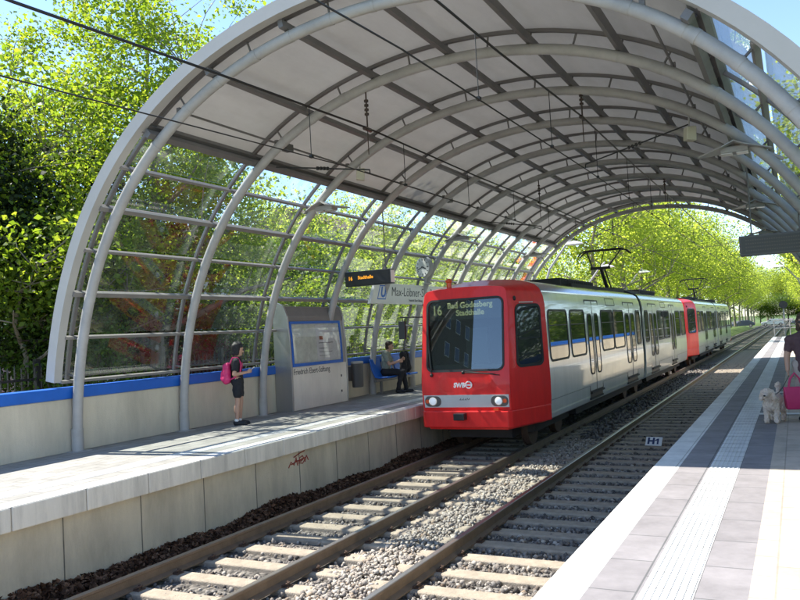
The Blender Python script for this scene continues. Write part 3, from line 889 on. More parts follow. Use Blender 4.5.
        text('destination_lettering', '16', M['led_pale'], it, (-.60*fl, yt, 2.82), rot, .27, .002, 'CENTER', .8, 0, .004)
        # silver band, lamps
        S = MB(); zz0, zz1 = .93, 1.17
        S.add([(x, (yfront(z)+o)*fl, z) for o in (.002, -.012) for x, z in ((-.875, zz0), (.875, zz0), (.880, zz1), (-.880, zz1))], [(0,1,2,3),(7,6,5,4),(0,4,5,1),(1,5,6,2),(2,6,7,3),(3,7,4,0)])
        S.build('silver_band', M['silver'], cab)
        for sx in (-1, 1):
            H = MB(); pl = rrect(sx*.69-.175, sx*.69+.175, .945, 1.155, .10, .10, 6)
            a = [(x, (yfront(z)-.012)*fl, z) for x, z in pl]; c = [(sx*.69+(x-sx*.69)*.95, (yfront(z)-.028)*fl, 1.05+(z-1.05)*.95) for x, z in pl]; nn = len(pl)
            H.add(a + c, [tuple(range(nn, 2*nn))] + [(i, (i+1) % nn, nn+(i+1) % nn, nn+i) for i in range(nn)])
            hb = H.build('headlight', M['display_grey'], cab)
            L = MB(); yl = yfront(1.05)-.028
            for dx, r in ((-.01*sx, .078),):
                L.tube([(sx*.69+dx, (yl+.004)*fl, 1.05), (sx*.69+dx, (yl-.016)*fl, 1.05)], [r+.012, r+.008], 20)
            L.build('bezel', M['chrome'], hb, True)
            L = MB(); L.ball((sx*.69-.01*sx, (yl-.014)*fl, 1.05), (.072, .022, .072), 18, 8); L.build('lens', M['headlamp'], hb, True)
            L = MB(); L.tube([(sx*.69+.11*sx, (yl+.004)*fl, 1.05), (sx*.69+.11*sx, (yl-.010)*fl, 1.05)], .040, 14); L.build('tail_lamp', M['orange_lamp'], hb, True)
        text('number_lettering', '2220', M['ink'], cab, (-.02*fl, (yfront(1.08)-.014)*fl, 1.10), rot, .10, .001, 'CENTER', 1.1)
        # emblem: block letters and a ring with a bar
        text('emblem_lettering', 'SWB', M['whiteink'], cab, (-.115*fl, (yfront(1.37)-.004)*fl, 1.355), rot, .125, .001, 'CENTER', .9, .1, .006)
        E_ = MB(); c0 = (.085*fl, yfront(1.36)*fl, 1.36)
        E_.tube([(c0[0]+.062*math.cos(2*PI*i/24), c0[1]-.004*fl, c0[2]+.062*math.sin(2*PI*i/24)) for i in range(24)], .013, 6, False, None, True)
        E_.box((c0[0]-.06, min(c0[1]-.008*fl, c0[1]+.001*fl), c0[2]-.014), (c0[0]+.06, max(c0[1]-.008*fl, c0[1]+.001*fl), c0[2]+.014))
        E_.build('emblem_ring', M['whiteink'], cab)
        # bumper skirt following the plan taper
        B = MB()
        pl = [(-.86, -HALF-.035), (.86, -HALF-.035), (.925, -HALF+.03), (1.325, CABY-.02), (1.28, CABY-.02), (0.6, -HALF+.25), (-.6, -HALF+.25), (-1.28, CABY-.02), (-1.325, CABY-.02), (-.925, -HALF+.03)]
        B.prism(pl, lambda p, h: (p[0], p[1]*fl, h), .545, .865)
        B.build('bumper', M['red'], cab, bevel=0.02)
        Cc = MB(); Cc.box((-.19, min((-HALF-.20)*fl, (-HALF-.03)*fl), .70), (.03, max((-HALF-.20)*fl, (-HALF-.03)*fl), .83)); Cc.build('coupler', M['black'], cab, bevel=.012)
        O = MB(); O.box((.58, min((-HALF-.05)*fl, (-HALF-.02)*fl), .872), (.68, max((-HALF-.05)*fl, (-HALF-.02)*fl), .91)); O.build('marker_lamp', M['orange_lamp'], cab)
        # wipers
        wy = lambda z: (yfront(z)-.03)*fl
        Wp = MB(); Wp.tube([(-.02, wy(1.60), 1.60), (.30, wy(1.60)-.012*fl, 1.585), (.62, wy(1.57)-.012*fl, 1.555)], .012, 6); Wp.tube([(.02, wy(1.61), 1.625), (.72, wy(1.55), 1.535)], .009, 6); Wp.ball((-.02, wy(1.6), 1.60), .035, 8, 6); Wp.build('wiper', M['rubber'], cab)
        Wp = MB(); Wp.tube([(-.69, wy(1.56), 1.56), (-.755, wy(2.1), 2.1), (-.77, wy(2.5), 2.55)], .012, 6); Wp.tube([(-.785, wy(1.72), 1.72), (-.785, wy(2.75), 2.78)], .009, 6); Wp.ball((-.69, wy(1.56), 1.56), .035, 8, 6); Wp.build('wiper', M['rubber'], cab)
        # cab side windows, handles, lamps
        for sg in (1, -1):
            G = MB(); patch(G, cab_fn, rrect(.14, .80, 1.70, 2.82, .10, .10), .006, sg, fl); cw = G.build('side_window', M['dark_glass'], cab, True)
            G = MB(); ring(G, cab_fn, rrect(.10, .84, 1.65, 2.87, .13, .13), rrect(.14, .80, 1.70, 2.82, .10, .10), .016, sg, fl); 
            G.build('window_seal', M['rubber'], cw)
            G = MB(); ring(G, cab_fn, rrect(.17, .77, 1.98, 2.28, .02, .02), rrect(.19, .75, 2.25, 2.27, .005, .005), .012, sg, fl)
            a, c = cab_fn(.17, 2.2), cab_fn(.77, 2.2); G = MB(); G.bar((a[0]*sg+.012*sg, a[1]*fl, 2.2), (c[0]*sg+.012*sg, c[1]*fl, 2.2), .02, .03); G.build('window_bar', M['rubber'], cw)
            G = MB(); c = cab_fn(.12, 2.98); G.ball((c[0]*sg, c[1]*fl, 2.98), (.03, .05, .05), 10, 8); G.build('side_lamp', M['rubber'], cab)
            a, c = cab_fn(.22, 2.93), cab_fn(.62, 2.93); G = MB(); G.tube([(a[0]*sg+.02*sg, a[1]*fl, 2.90), (c[0]*sg+.02*sg, c[1]*fl, 2.90)], .012, 6); G.build('grab_rail', M['silver'], cab)
        # mirror on an arm at the left of the nose
        Mr = MB(); Mr.tube([(-.86, (yfront(2.6)+.1)*fl, 2.72), (-1.2, (yfront(2.6)-.02)*fl, 2.74), (-1.38, (yfront(2.6)-.04)*fl, 2.74)], .016, 6); arm = Mr.build('mirror_arm', M['rubber'], cab)
        Mr = MB(); Mr.tube([(-1.33, (yfront(2.6)-.04)*fl, 2.74), (-1.33, (yfront(2.6)-.04)*fl, 2.64)], .012, 6); Mr.box((-1.40, min((yfront(2.6)-.10)*fl, (yfront(2.6)-.03)*fl), 2.30), (-1.26, max((yfront(2.6)-.10)*fl, (yfront(2.6)-.03)*fl), 2.66)); Mr.build('mirror', M['black'], arm, bevel=.02)
    # ---- side windows and doors
    DO = [(-7.58, -6.18), (-2.96, -1.30)]
    WI = [(-10.76, -9.27), (-9.06, -7.70), (-6.0, -4.52), (-4.48, -3.06), (-1.16, -.42)]
    for fl in (1, -1):
        for sg in (1, -1):
            for a, c in WI:
                ru = min(.12, (c-a)*.2)
                G = MB(); patch(G, side_fn, rrect(a+.04, c-.04, 1.72, 2.71, ru, .12), .004, sg, fl); wn = G.build('side_window', M['dark_glass'], root, True)
                G = MB(); ring(G, side_fn, rrect(a, c, 1.68, 2.75, ru+.04, .16), rrect(a+.045, c-.045, 1.725, 2.705, ru, .12), .014, sg, fl); G.build('window_seal', M['rubber'], wn)
                if c - a > 1.2:
                    p = side_fn(a, 2.42); G = MB(); G.bar(((p[0]+.008)*sg, (a+.06)*fl, 2.42), ((p[0]+.008)*sg, (c-.06)*fl, 2.42), .016, .022); G.build('window_bar', M['rubber'], wn)
            for a, c in DO:
                mid = (a+c)/2
                G = MB(); patch(G, side_fn, rrect(a+.02, c-.02, .80, 2.96, .02, .02, 2), .003, sg, fl); dr = G.build('door', M['white'], root)
                G = MB(); ring(G, side_fn, rrect(a, c, .78, 2.99, .03, .03, 2), rrect(a+.035, c-.035, .81, 2.955, .02, .02, 2), .010, sg, fl)
                patch(G, side_fn, [(mid-.012, .80), (mid+.012, .80), (mid+.012, 1.4), (mid+.012, 1.9), (mid+.012, 2.4), (mid+.012, 2.95), (mid-.012, 2.95), (mid-.012, 2.4), (mid-.012, 1.9), (mid-.012, 1.4)], .010, sg, fl)
                G.build('door_seal', M['rubber'], dr)
                for u0, u1 in ((a+.16, mid-.16), (mid+.16, c-.16)):
                    G = MB(); patch(G, side_fn, rrect(u0, u1, 1.22, 2.62, .12, .16), .006, sg, fl); dw = G.build('door_window', M['dark_glass'], dr, True)
                    G = MB(); ring(G, side_fn, rrect(u0-.035, u1+.035, 1.185, 2.655, .14, .19), rrect(u0, u1, 1.22, 2.62, .12, .16), .014, sg, fl); G.build('window_seal', M['rubber'], dw)
                for z0, z1, d in ((.74, .785, .055), (.60, .64, .04)):
                    G = MB(); lo, hi = sorted(((wat(z0)-.05)*sg, (wat(z0)+d)*sg)); ya, yb2 = sorted(((a+.03)*fl, (c-.03)*fl)); G.box((lo, ya, z0), (hi, yb2, z1)); G.build('door_step', M['under'], dr)
                G = MB(); lo, hi = sorted(((wat(.7)-.02)*sg, (wat(.7)+.004)*sg)); ya, yb2 = sorted(((a+.05)*fl, (c-.05)*fl)); G.box((lo, ya, .644), (hi, yb2, .736)); G.build('step_recess', M['rubber'], dr)
            # small panel, skirt line
            G = MB(); ring(G, side_fn, rrect(-5.24, -4.1, 2.86, 3.06, .04, .04), rrect(-5.21, -4.13, 2.88, 3.04, .03, .03), .004, sg, fl); G.build('vent_panel', M['under'], root)
            for a, c in ((CABY+.02, -7.62), (-6.14, -3.0), (-1.26, -.25)):
                G = MB(); ring(G, side_fn, rrect(a, c, .925, .934, .002, .002, 1), rrect(a+.004, c-.004, .927, .932, .001, .001, 1), .003, sg, fl)
                G.build('skirt_seam', M['under'], root)
    # ---- underframe, bogies
    for y0 in (-9.6, 0, 9.6):
        B = MB(); 
        B.box((-.95, y0-1.3, .30), (-.80, y0+1.3, .52)); B.box((.80, y0-1.3, .30), (.95, y0+1.3, .52)); B.box((-.8, y0-.3, .28), (.8, y0+.3, .48))
        bg_ = B.build('bogie', M['under'], root)
        for dy in (-.95, .95):
            for sx in (-1, 1):
                Wl = MB(); Wl.tube([(sx*.68, y0+dy, .34), (sx*.80, y0+dy, .34)], .34, 24); Wl.tube([(sx*.66, y0+dy, .34), (sx*.69, y0+dy, .34)], .36, 24); Wl.build('wheel', M['clip'], bg_, True)
    for a, c in ((-8.0, -1.6), (1.6, 8.0)):
        U = MB(); U.box((-1.05, a, .32), (1.05, c, .49)); U.build('underframe', M['under'], root)
    for fl in (1, -1):
        U = MB(); U.box((-.66, min((-HALF+.7)*fl, (-HALF+1.3)*fl), .26), (.66, max((-HALF+.7)*fl, (-HALF+1.3)*fl), .50)); U.build('cow_catcher', M['under'], root)
    # ---- roof equipment
    for y0, y1, hw, z1 in ((-7.4, -3.9, .70, 3.57), (3.4, 6.9, .70, 3.57)):
        E2 = MB(); E2.box((-hw, y0, 3.37), (hw, y1, z1)); 
        k = y0 + .15
        while k < y1-.1: E2.box((-hw-.012, k, 3.42), (hw+.012, k+.05, z1-.04)); k += .14
        E2.build('roof_unit', M['under'], root)
    E2 = MB()
    for sx in (-.82, .82): E2.box((sx-.03, -6.9, 3.35), (sx+.03, 2.4, 3.44))
    E2.box((-.6, 2.6, 3.38), (.6, 2.95, 3.5)); E2.build('roof_rail', M['under'], root)
    E2 = MB(); E2.tube([(-.42, -HALF+.5, 3.25), (-.42, -HALF+.5, 3.40)], .05, 10); E2.ball((-.42, -HALF+.5, 3.42), (.07, .07, .05), 10, 8); E2.build('roof_beacon', M['orange_lamp'], root, True)
    # ---- pantograph
    y0 = .75
    Pb = MB()
    for sx in (-.45, .45): Pb.box((sx-.04, y0-.75, 3.50), (sx+.04, y0+.75, 3.56)); 
    for yy_ in (-.7, .7): Pb.box((-.5, y0+yy_-.04, 3.50), (.5, y0+yy_+.04, 3.56))
    for sx in (-.45, .45):
        for yy_ in (-.7, .7): Pb.tube([(sx, y0+yy_, 3.36), (sx, y0+yy_, 3.5)], .05, 8)
    pb = Pb.build('pantograph', M['under'], root)
    A = MB(); A.tube([(0, y0+.55, 3.56), (.05, y0-.55, 4.24)], [.07, .05], 8); A.tube([(.15, y0+.5, 3.56), (.18, y0-.5, 4.18)], .025, 6); A.box((-.28, y0-.62, 4.20), (.36, y0-.50, 4.29)); A.build('lower_arm', M['under'], pb)
    A = MB(); A.tube([(-.22, y0-.56, 4.26), (-.58, y0+.35, 4.88)], .024, 6); A.tube([(.30, y0-.56, 4.26), (.56, y0+.35, 4.88)], .024, 6); A.tube([(0.04, y0-.56, 4.28), (.0, y0+.33, 4.86)], .016, 6); A.build('upper_arm', M['under'], pb)
    A = MB()
    for dy in (.2, .5): A.tube([(-.88, y0+dy, 4.74), (-.76, y0+dy, 4.86), (-.60, y0+dy, 4.92), (.60, y0+dy, 4.92), (.76, y0+dy, 4.86), (.88, y0+dy, 4.74)], .025, 8)
    for sx in (-.6, .6): A.box((sx-.03, y0+.2, 4.86), (sx+.03, y0+.5, 4.91))
    A.build('contact_head', M['under'], pb)
    return root
M['screen_glass'] = glass_mat('windscreen_glass', (0.55, 0.62, 0.62), 1.0, 0.004, 0, .10)
tram = make_tram()
tag(tram, 'red fronted white articulated tram with lit headlights standing under the arched shelter', 'tram', 'coupled tram units')
tram2 = copy_tree(tram)
tram2.location = (TX, TJ + 26.5, 0)
tag(tram2, 'second tram unit coupled behind the front one, red nose halfway along the train', 'tram', 'coupled tram units')

# ================================================================ PLATFORM FURNITURE
def mirx(x): return 2*CX - x

# station name board between the ribs
b = MB(); XB = -9.24
q = [(16.62, 3.19), (21.4, 3.19), (21.4, 3.72), (16.95, 3.72)]
b.prism(q, lambda p, h: (h, p[0], p[1]), XB-.09, XB)
nb = b.build('name_board', M['signwhite'], bevel=.012)
tag(nb, 'long pale station name board fixed to the ribs above the far platform', 'station sign')
rotL = (PI/2, 0, PI/2)
text('name_lettering', 'Max-Löbner-Straße', M['ink'], nb, (XB+.002, 17.75, 3.50), rotL, .34, .002, 'LEFT', 1.0, .15, -.002)
text('sub_lettering', 'Friedrich Ebert-Stiftung', M['ink'], nb, (XB+.002, 18.75, 3.29), rotL, .10, .002, 'LEFT', .9)
b = MB(); b.prism([(16.98, 3.30), (17.42, 3.30), (17.58, 3.66), (17.16, 3.66)], lambda p, h: (h, p[0], p[1]), XB-.02, XB+.004); tr_ = b.build('transit_emblem', M['blue'], nb)
b = MB(); b.prism([(17.02, 3.325), (17.40, 3.325), (17.535, 3.635), (17.18, 3.635)], lambda p, h: (h, p[0], p[1]), XB, XB+.006); b.build('emblem_field', M['plate'], tr_)
text('emblem_letter', 'U', M['blue'], tr_, (XB+.008, 17.28, 3.475), rotL, .36, .001, 'CENTER', 1.1, .3, .014)

# platform clock on the board
ck = empty('platform_clock', (-9.0, 19.35, 4.2), R(-112), 'round white platform clock on a bracket above the station name board', 'clock')
b = MB(); b.tube([(-.07, 0, 0), (.07, 0, 0)], .285, 36); c_ = b.build('case', M['band'], ck, True, .01)
for s in (1,):
    b = MB(); b.tube([(.071, 0, 0), (.078, 0, 0)], .262, 36); f_ = b.build('dial', M['plate'], ck)
    b = MB()
    for k in range(12):
        a = 2*PI*k/12; r0 = .19 if k % 3 else .175; ww = .016 if k % 3 else .026
        b.bar((.081, r0*math.sin(a), r0*math.cos(a)), (.081, .245*math.sin(a), .245*math.cos(a)), ww, .004, (1, 0, 0))
    b.build('hour_mark', M['ink'], f_)
    for a, L, ww in ((R(360*(3.7/12)), .14, .03), (R(360*42/60), .22, .022)):
        b = MB(); b.bar((.086, -.04*math.sin(a), -.04*math.cos(a)), (.086, L*math.sin(a), L*math.cos(a)), ww, .005, (1, 0, 0)); b.build('hand', M['ink'], f_)
b = MB(); b.tube([(0, 0, -.28), (0, 0, -.46)], .03, 8); b.tube([(0, 0, -.44), (-.25, -.05, -.44)], .03, 8); b.build('bracket', M['steel_light'], ck)

# hanging destination displays
def display(x0, x1, y, z0, z1, lab, amber):
    cx = (x0+x1)/2; r = empty('destination_display', (cx, y, z0), 0, lab, 'display', 'hanging destination displays')
    hw = (x1-x0)/2; h = z1-z0
    b = MB(); b.box((-hw, -.10, 0), (hw, .10, h)); b.build('housing', M['black'] if amber else M['display_grey'], r, bevel=.012)
    b = MB(); b.box((hw+.001, -.085, .03), (hw+.012, .085, h-.03)); b.build('end_cap', M['plate'] if amber else M['display_grey'], r)
    b = MB(); b.box((-hw+.03, -.105, .035), (hw-.03, -.1005, h-.035)); sc_ = b.build('screen', M['black'] if amber else M['screen_grey'], r)
    for sx in ((-hw*.65, hw*.65) if not amber else (hw*.72,)):
        b = MB(); zt = arc(math.degrees(math.acos(max(-1, min(1, (CX-(cx+sx))/5.55)))))[1]-z0-.05
        b.tube([(sx, 0, h), (sx, 0, zt)], .013, 8); b.tube([(sx, 0, h), (sx, 0, h+.05)], .035, 8); b.build('hanger_rod', M['steel_dark'], r)
    if amber:
        text('display_lettering', '16', M['led_amber'], sc_, (-hw+.09, -.107, h*.52), (PI/2, 0, 0), .125, .001, 'LEFT', .9, 0, .001)
        text('display_lettering', 'Stadthalle', M['led_amber'], sc_, (-hw+.34, -.107, h*.55), (PI/2, 0, 0), .105, .001, 'LEFT', .95, 0, .001)
    else:
        for i in range(4):
            b = MB(); z = h*.22 + i*h*.17
            for k in range(13): b.box((-hw+.10+k*.038, -.1075, z), (-hw+.127+k*.038, -.1055, z+.022))
            for k in range(13, 24): b.box((-hw+.10+k*.038, -.1075, z), (-hw+.127+k*.038, -.1055, z+.022))
            b.build('unlit_row', M['led_dim'], sc_)
    return r
display(-9.02, -7.86, 15.2, 3.53, 3.86, 'black hanging display with amber lettering over the far platform', True)
display(-.82, .36, 15.2, 3.46, 3.82, 'dark grey unlit hanging display over the near platform', False)

# information cabinet
kc = empty('information_cabinet', (-9.5, 14.7, .9), 0, 'curved steel cabinet with a blue framed poster case on the far platform', 'cabinet')
PX = [(.03, 0), (.04, .30), (.045, 1.0), (.03, 1.5), (-.01, 2.0), (-.09, 2.22)]     # front profile (dx, dz)
ya, yb = -1.22, .98
def kfront(z): return float(np.interp(z, [p[1] for p in PX], [p[0] for p in PX]))
poly = [(-.36, 0)] + PX + [(-.34, 2.22)]
b = MB(); b.prism(poly, lambda p, h: (p[0]-.012, h, p[1]), ya+.02, yb); b.build('cabinet_body', M['cab_side'], kc)
b = MB(); pw = [(-.37, 0)] + [(p[0]+.02, p[1]) for p in PX] + [(-.22, 2.30), (-.36, 2.30)]
b.prism(pw, lambda p, h: (p[0], h, p[1]), ya-.03, ya+.018); b.build('side_panel', M['cab_side'], kc, bevel=.006)
b = MB(); b.prism(pw, lambda p, h: (p[0], h, p[1]), yb+.002, yb+.05); b.build('side_panel', M['cab_side'], kc, bevel=.006)
def kpanel(nm, y0, y1, z0, z1, off, m, par, n=8, th=.012):
    b = MB(); secs = []
    for i in range(n+1):
        z = z0 + (z1-z0)*i/n; x = kfront(z) + off
        secs.append([(x-th, y0, z), (x-th, y1, z), (x, y1, z), (x, y0, z)])
    b.loft(secs, True, True); return b.build(nm, m, par)
kpanel('front_panel', ya+.02, yb-.28, .02, .93, .004, M['cab_front'], kc)
kpanel('end_panel', yb-.275, yb-.002, .02, .93, .006, M['cab_front'], kc)
kpanel('header_panel', ya+.02, yb-.002, 1.90, 2.21, .004, M['mullion'], kc)
cf = kpanel('poster_case', ya+.05, yb-.20, .955, 1.88, .008, M['paper2'], kc)
for (y0, y1, z0, z1) in ((ya+.02, yb-.17, .935, 1.0), (ya+.02, yb-.17, 1.84, 1.895), (ya+.02, ya+.07, 1.0, 1.84), (yb-.22, yb-.17, 1.0, 1.84)):
    kpanel('case_frame', y0, y1, z0, z1, .035, M['blue'], cf, 8, .03)
kpanel('map_poster', ya+.12, ya+.88, 1.04, 1.76, .012, M['paper2'], cf, 6, .003)
po_ = kpanel('timetable_poster', ya+1.0, yb-.28, 1.02, 1.80, .012, M['paper'], cf, 6, .003)
for i, (y0, y1, z0, z1, m) in enumerate(((-.10, .05, 1.48, 1.56, 'orange_lamp'), (.15, .3, 1.70, 1.72, 'led_pale'), (-.14, .45, 1.40, 1.415, 'ink'), (-.14, .2, 1.28, 1.295, 'ink'), (-.14, .4, 1.20, 1.21, 'ink'), (-.14, .3, 1.12, 1.13, 'ink'))):
    kpanel('print_block', y0, y1, z0, z1, .0135, mat('print_%s' % ('red', 'pale', 'dark', 'dark', 'dark', 'dark')[i], [(0.45, .12, .06), (.6, .6, .3), (.15, .13, .16), (.15, .13, .16), (.15, .13, .16), (.15, .13, .16)][i], .6, 0, 0), po_, 2, .002)
kpanel('case_pane', ya+.07, yb-.22, 1.0, 1.84, .027, M['glass'], cf, 6, .004)
text('cabinet_lettering', 'Friedrich Ebert-Stiftung', M['ink'], kc, (kfront(.82)+.006, ya+.06, .82), rotL, .175, .001, 'LEFT', .86)
for z in (.25, .60):
    b = MB(); b.box((kfront(z)+.004, yb-.262, z), (kfront(z)+.02, yb-.235, z+.05)); b.build('lock', M['under'], kc)

# litter bin
lb = empty('litter_bin', (-9.55, 16.35, 1.18), 0, 'grey oval litter bin hung on the platform wall beside the poster cabinet', 'bin')
b = MB()
def oval(s, z): return [(.13*s*math.cos(2*PI*i/20), .19*s*math.sin(2*PI*i/20), z) for i in range(20)]
b.loft([oval(.88, 0), oval(.94, .03), oval(1, .55), oval(1.02, .57), oval(.93, .57), oval(.88, .1)], True, True); b.build('bin_body', M['bin'], lb, True)
b = MB(); b.loft([oval(1.05, .572), oval(1.06, .61), oval(.9, .625), oval(.75, .60)], True, False); b.build('rim', M['band'], lb, True)
b = MB(); b.box((-.30, -.03, .15), (-.12, .03, .5)); b.build('wall_bracket', M['steel_dark'], lb)

# blue bench seats
bn = empty('platform_bench', (-9.45, 18.15, .9), 0, 'row of blue moulded seats on the far platform behind the standing tram', 'bench')
for k in range(3):
    y = -.62 + .62*k
    b = MB(); secs = []
    for i, (x, z) in enumerate(((.24, .44), (.22, .46), (.0, .44), (-.12, .46), (-.20, .62), (-.25, .86), (-.26, .90))):
        secs.append([(x, y-.25, z), (x, y+.25, z), (x-.02, y+.25, z-.035 if i < 4 else z), (x-.02, y-.25, z-.035 if i < 4 else z)])
        if i >= 4: secs[-1] = [(x, y-.25, z), (x, y+.25, z), (x-.035, y+.25, z-.01), (x-.035, y-.25, z-.01)]
    b.loft(secs, True, True); b.build('seat', M['blue'], bn, True, .01)
b = MB(); b.box((-.10, -1.0, .33), (-.02, 1.0, .40)); b.build('beam', M['steel_dark'], bn)
for y in (-.7, .7):
    b = MB(); b.box((-.09, y-.03, .02), (-.03, y+.03, .33)); b.box((-.2, y-.06, .005), (.1, y+.06, .02)); b.build('leg', M['steel_dark'], bn)

# winged platform lamps on the ribs
def wing_lamp(x, y, z, s, lab, grp):
    r = empty('winged_lamp', (x, y, z), 0, lab, 'lamp', grp)
    b = MB(); hw, hd = .52, .30
    for sg in (-1, 1):
        V = [(0, -hd*.75, .13), (0, hd*.75, .13), (sg*hw, hd*.15, -.02), (sg*hw, -hd*.15, -.02), (sg*.16, -hd, .045), (sg*.16, hd, .045)]
        V2 = [(a, c, d-.018) for a, c, d in V]
        F = [(0, 4, 5, 1), (4, 3, 2, 5)]
        b.add(V+V2, F + [tuple(i+6 for i in f[::-1]) for f in F] + [(0,6,10,4),(4,10,9,3),(3,9,8,2),(2,8,11,5),(5,11,7,1),(1,7,6,0)])
    b.build('shade', M['steel_light'], r)
    b = MB(); b.box((-.20, -.12, -.035), (.20, .12, .06)); b.build('lamp_body', M['steel_light'], r, bevel=.02)
    for sx in (-.11, .11):
        b = MB(); b.box((sx-.085, -.10, -.05), (sx+.085, .10, -.036)); b.build('lens', M['lens'], r, bevel=.008)
    b = MB(); b.tube([(s*.1, 0, .02), (s*.38, 0, -.05), (s*.66, 0, -.22)], .028, 8); b.build('arm', M['steel_light'], r)
M['lens'] = mat('lamp_diffuser', (0.72, 0.72, 0.68), 0.25, 0, 0)
for k, (yy_, wl, wr) in enumerate(((12.9, 'pale winged lamp on the third rib above the far platform', 'grey winged lamp under the near side roof next to the loudspeaker'),
                                 (19.8, 'pale winged lamp above the clock on the far side ribs', 'grey winged lamp deeper in on the near side ribs'), (26.7, 'small winged lamp near the far end on the left ribs', 'small winged lamp near the far end on the right ribs'))):
    wing_lamp(-8.05, yy_, 4.93, -1, wl, 'winged lamps under the shelter')
    wing_lamp(-.67, yy_, 4.93, 1, wr, 'winged lamps under the shelter')

# loudspeakers
for (x, y, z, lab) in ((-1.30, 12.9, 5.30, 'small cream loudspeaker hanging from the roof on the near side'), (-7.25, 12.9, 5.50, 'small cream loudspeaker hanging from the roof on the far side')):
    r = empty('loudspeaker', (x, y, z), R(30), lab, 'loudspeaker'); r.scale = (.78, .78, .78)
    b = MB(); b.prism([(-.10, -.13), (.10, -.16), (.12, .14), (-.08, .13)], lambda p, h: (p[0], h, p[1]), -.10, .10); b.build('speaker_box', M['cream'], r, bevel=.02)
    b = MB(); b.tube([(0, 0, .13), (.02, 0, .42)], .018, 8); b.build('stem', M['steel_light'], r)

# track sign
r = empty('stop_marker', (-2.78, 16.55, -.155), R(-8), 'small white plate reading H1 standing between the empty rails', 'sign')
b = MB(); t = R(38); up_ = np.array((0, math.sin(t), math.cos(t)))
P = [np.array((x, 0, 0.01)) + up_*h for x, h in ((-.165, 0), (.165, 0), (.165, .20), (-.165, .20))]; nn_ = np.array((0, math.cos(t), -math.sin(t)))*.012
b.add(P + [p + nn_ for p in P], [(3,2,1,0),(4,5,6,7),(0,1,5,4),(1,2,6,5),(2,3,7,6),(3,0,4,7)]); b.build('plate', M['plate'], r)
b = MB(); b.tube([(0, .06, 0), (0, .08, .10)], .015, 6); b.build('foot', M['steel_dark'], r)
def on_plate(p, h): return np.array((p[0], -.001 - h, .01)) + up_*p[1]
tx = text('marker_lettering', 'H', M['navy'], r, tuple(np.array((-.055, -.001, .01)) + up_*.10), (PI/2 - t, 0, 0), .19, .001, 'CENTER', 1.1, 0, .010)
b = MB(); b.prism([(.065, .035), (.10, .035), (.10, .165), (.068, .165), (.02, .125), (.035, .105), (.065, .125)], on_plate, 0, .0015); b.build('marker_lettering', M['navy'], r)

# scraps of litter by the wall
for (x, y, sc_, lab) in ((-6.88, 6.1, .055, 'small crumpled white paper scrap among the dead leaves'), (-6.72, 5.72, .075, 'larger white paper scrap lying on the stones by the rail')):
    b = MB(); b.ball((0, 0, 0), (sc_*1.6, sc_, sc_*.5), 9, 6)
    b.v = [(p[0]*random.uniform(.7, 1.2), p[1]*random.uniform(.7, 1.2), p[2]*random.uniform(.6, 1.3)) for p in b.v]
    s_ = b.build('paper_scrap', M['plate']); s_.location = (x, y, -.15); tag(s_, lab, 'litter')

# railing at the end of the near platform
r = empty('end_railing', (-.3, 55.0, .9), 0, 'grey metal railing across the end of the near platform', 'railing')
for x in (-1.0, -.1, .8, 1.5):
    b = MB(); b.tube([(x, 0, 0), (x, 0, 1.05)], .03, 8); b.build('post', M['steel_light'], r)
for z in (1.05, .55):
    b = MB(); b.tube([(-1.0, 0, z), (1.5, 0, z)], .026, 8); b.build('bar', M['steel_light'], r)
r = empty('track_signal', (-.72, 57.0, 0), 0, 'slim signal post with a round dark head beyond the platform end', 'signal')
b = MB(); b.tube([(0, 0, -.3), (0, 0, 2.9)], .05, 8); b.build('post', M['steel_light'], r)
b = MB(); b.tube([(0, -.09, 2.95), (0, .05, 2.95)], .26, 16); b.build('signal_head', M['black'], r, True)

# ---------------------------------------------------------------- overhead line
def wire(name, x, pts, rr, lab):
    b = MB(); b.tube([(x, y, z) for y, z in pts], rr, 6); o = b.build(name, M['wire'], None, True); return tag(o, lab, 'overhead wire', 'overhead wires')
def zig(pts): return pts
mp1 = [(-30, 5.35), (4.39, 5.43), (6.75, 5.53), (10.6, 5.66), (15.2, 5.63), (19.8, 5.66), (24.4, 5.63), (29, 5.66), (45, 5.6), (70, 5.7), (100, 5.6), (135, 5.7), (200, 5.6)]
cp1 = [(-30, 4.62), (4.29, 4.75), (6.7, 4.83), (9.85, 4.93), (19.8, 4.95), (29, 4.95), (200, 4.95)]
mp2 = [(-30, 5.5), (6.96, 5.68), (8.8, 5.71), (12.9, 5.86), (17.5, 5.83), (22.1, 5.86), (29, 5.84), (70, 5.7), (200, 5.7)]
cp2 = [(-30, 4.75), (4.79, 4.87), (6.1, 4.93), (12.9, 4.98), (29, 4.98), (200, 4.95)]
m1 = wire('messenger_wire', -5.78, mp1, .017, 'thick upper overhead wire above the red tram'); c1 = wire('contact_wire', -5.78, cp1, .0085, 'thin lower contact wire above the red tram')
m2 = wire('messenger_wire', -2.95, mp2, .015, 'upper overhead wire above the empty near track'); c2 = wire('contact_wire', -2.95, cp2, .0095, 'lower contact wire above the empty near track')
def zi(p, y): return float(np.interp(y, [q[0] for q in p], [q[1] for q in p]))
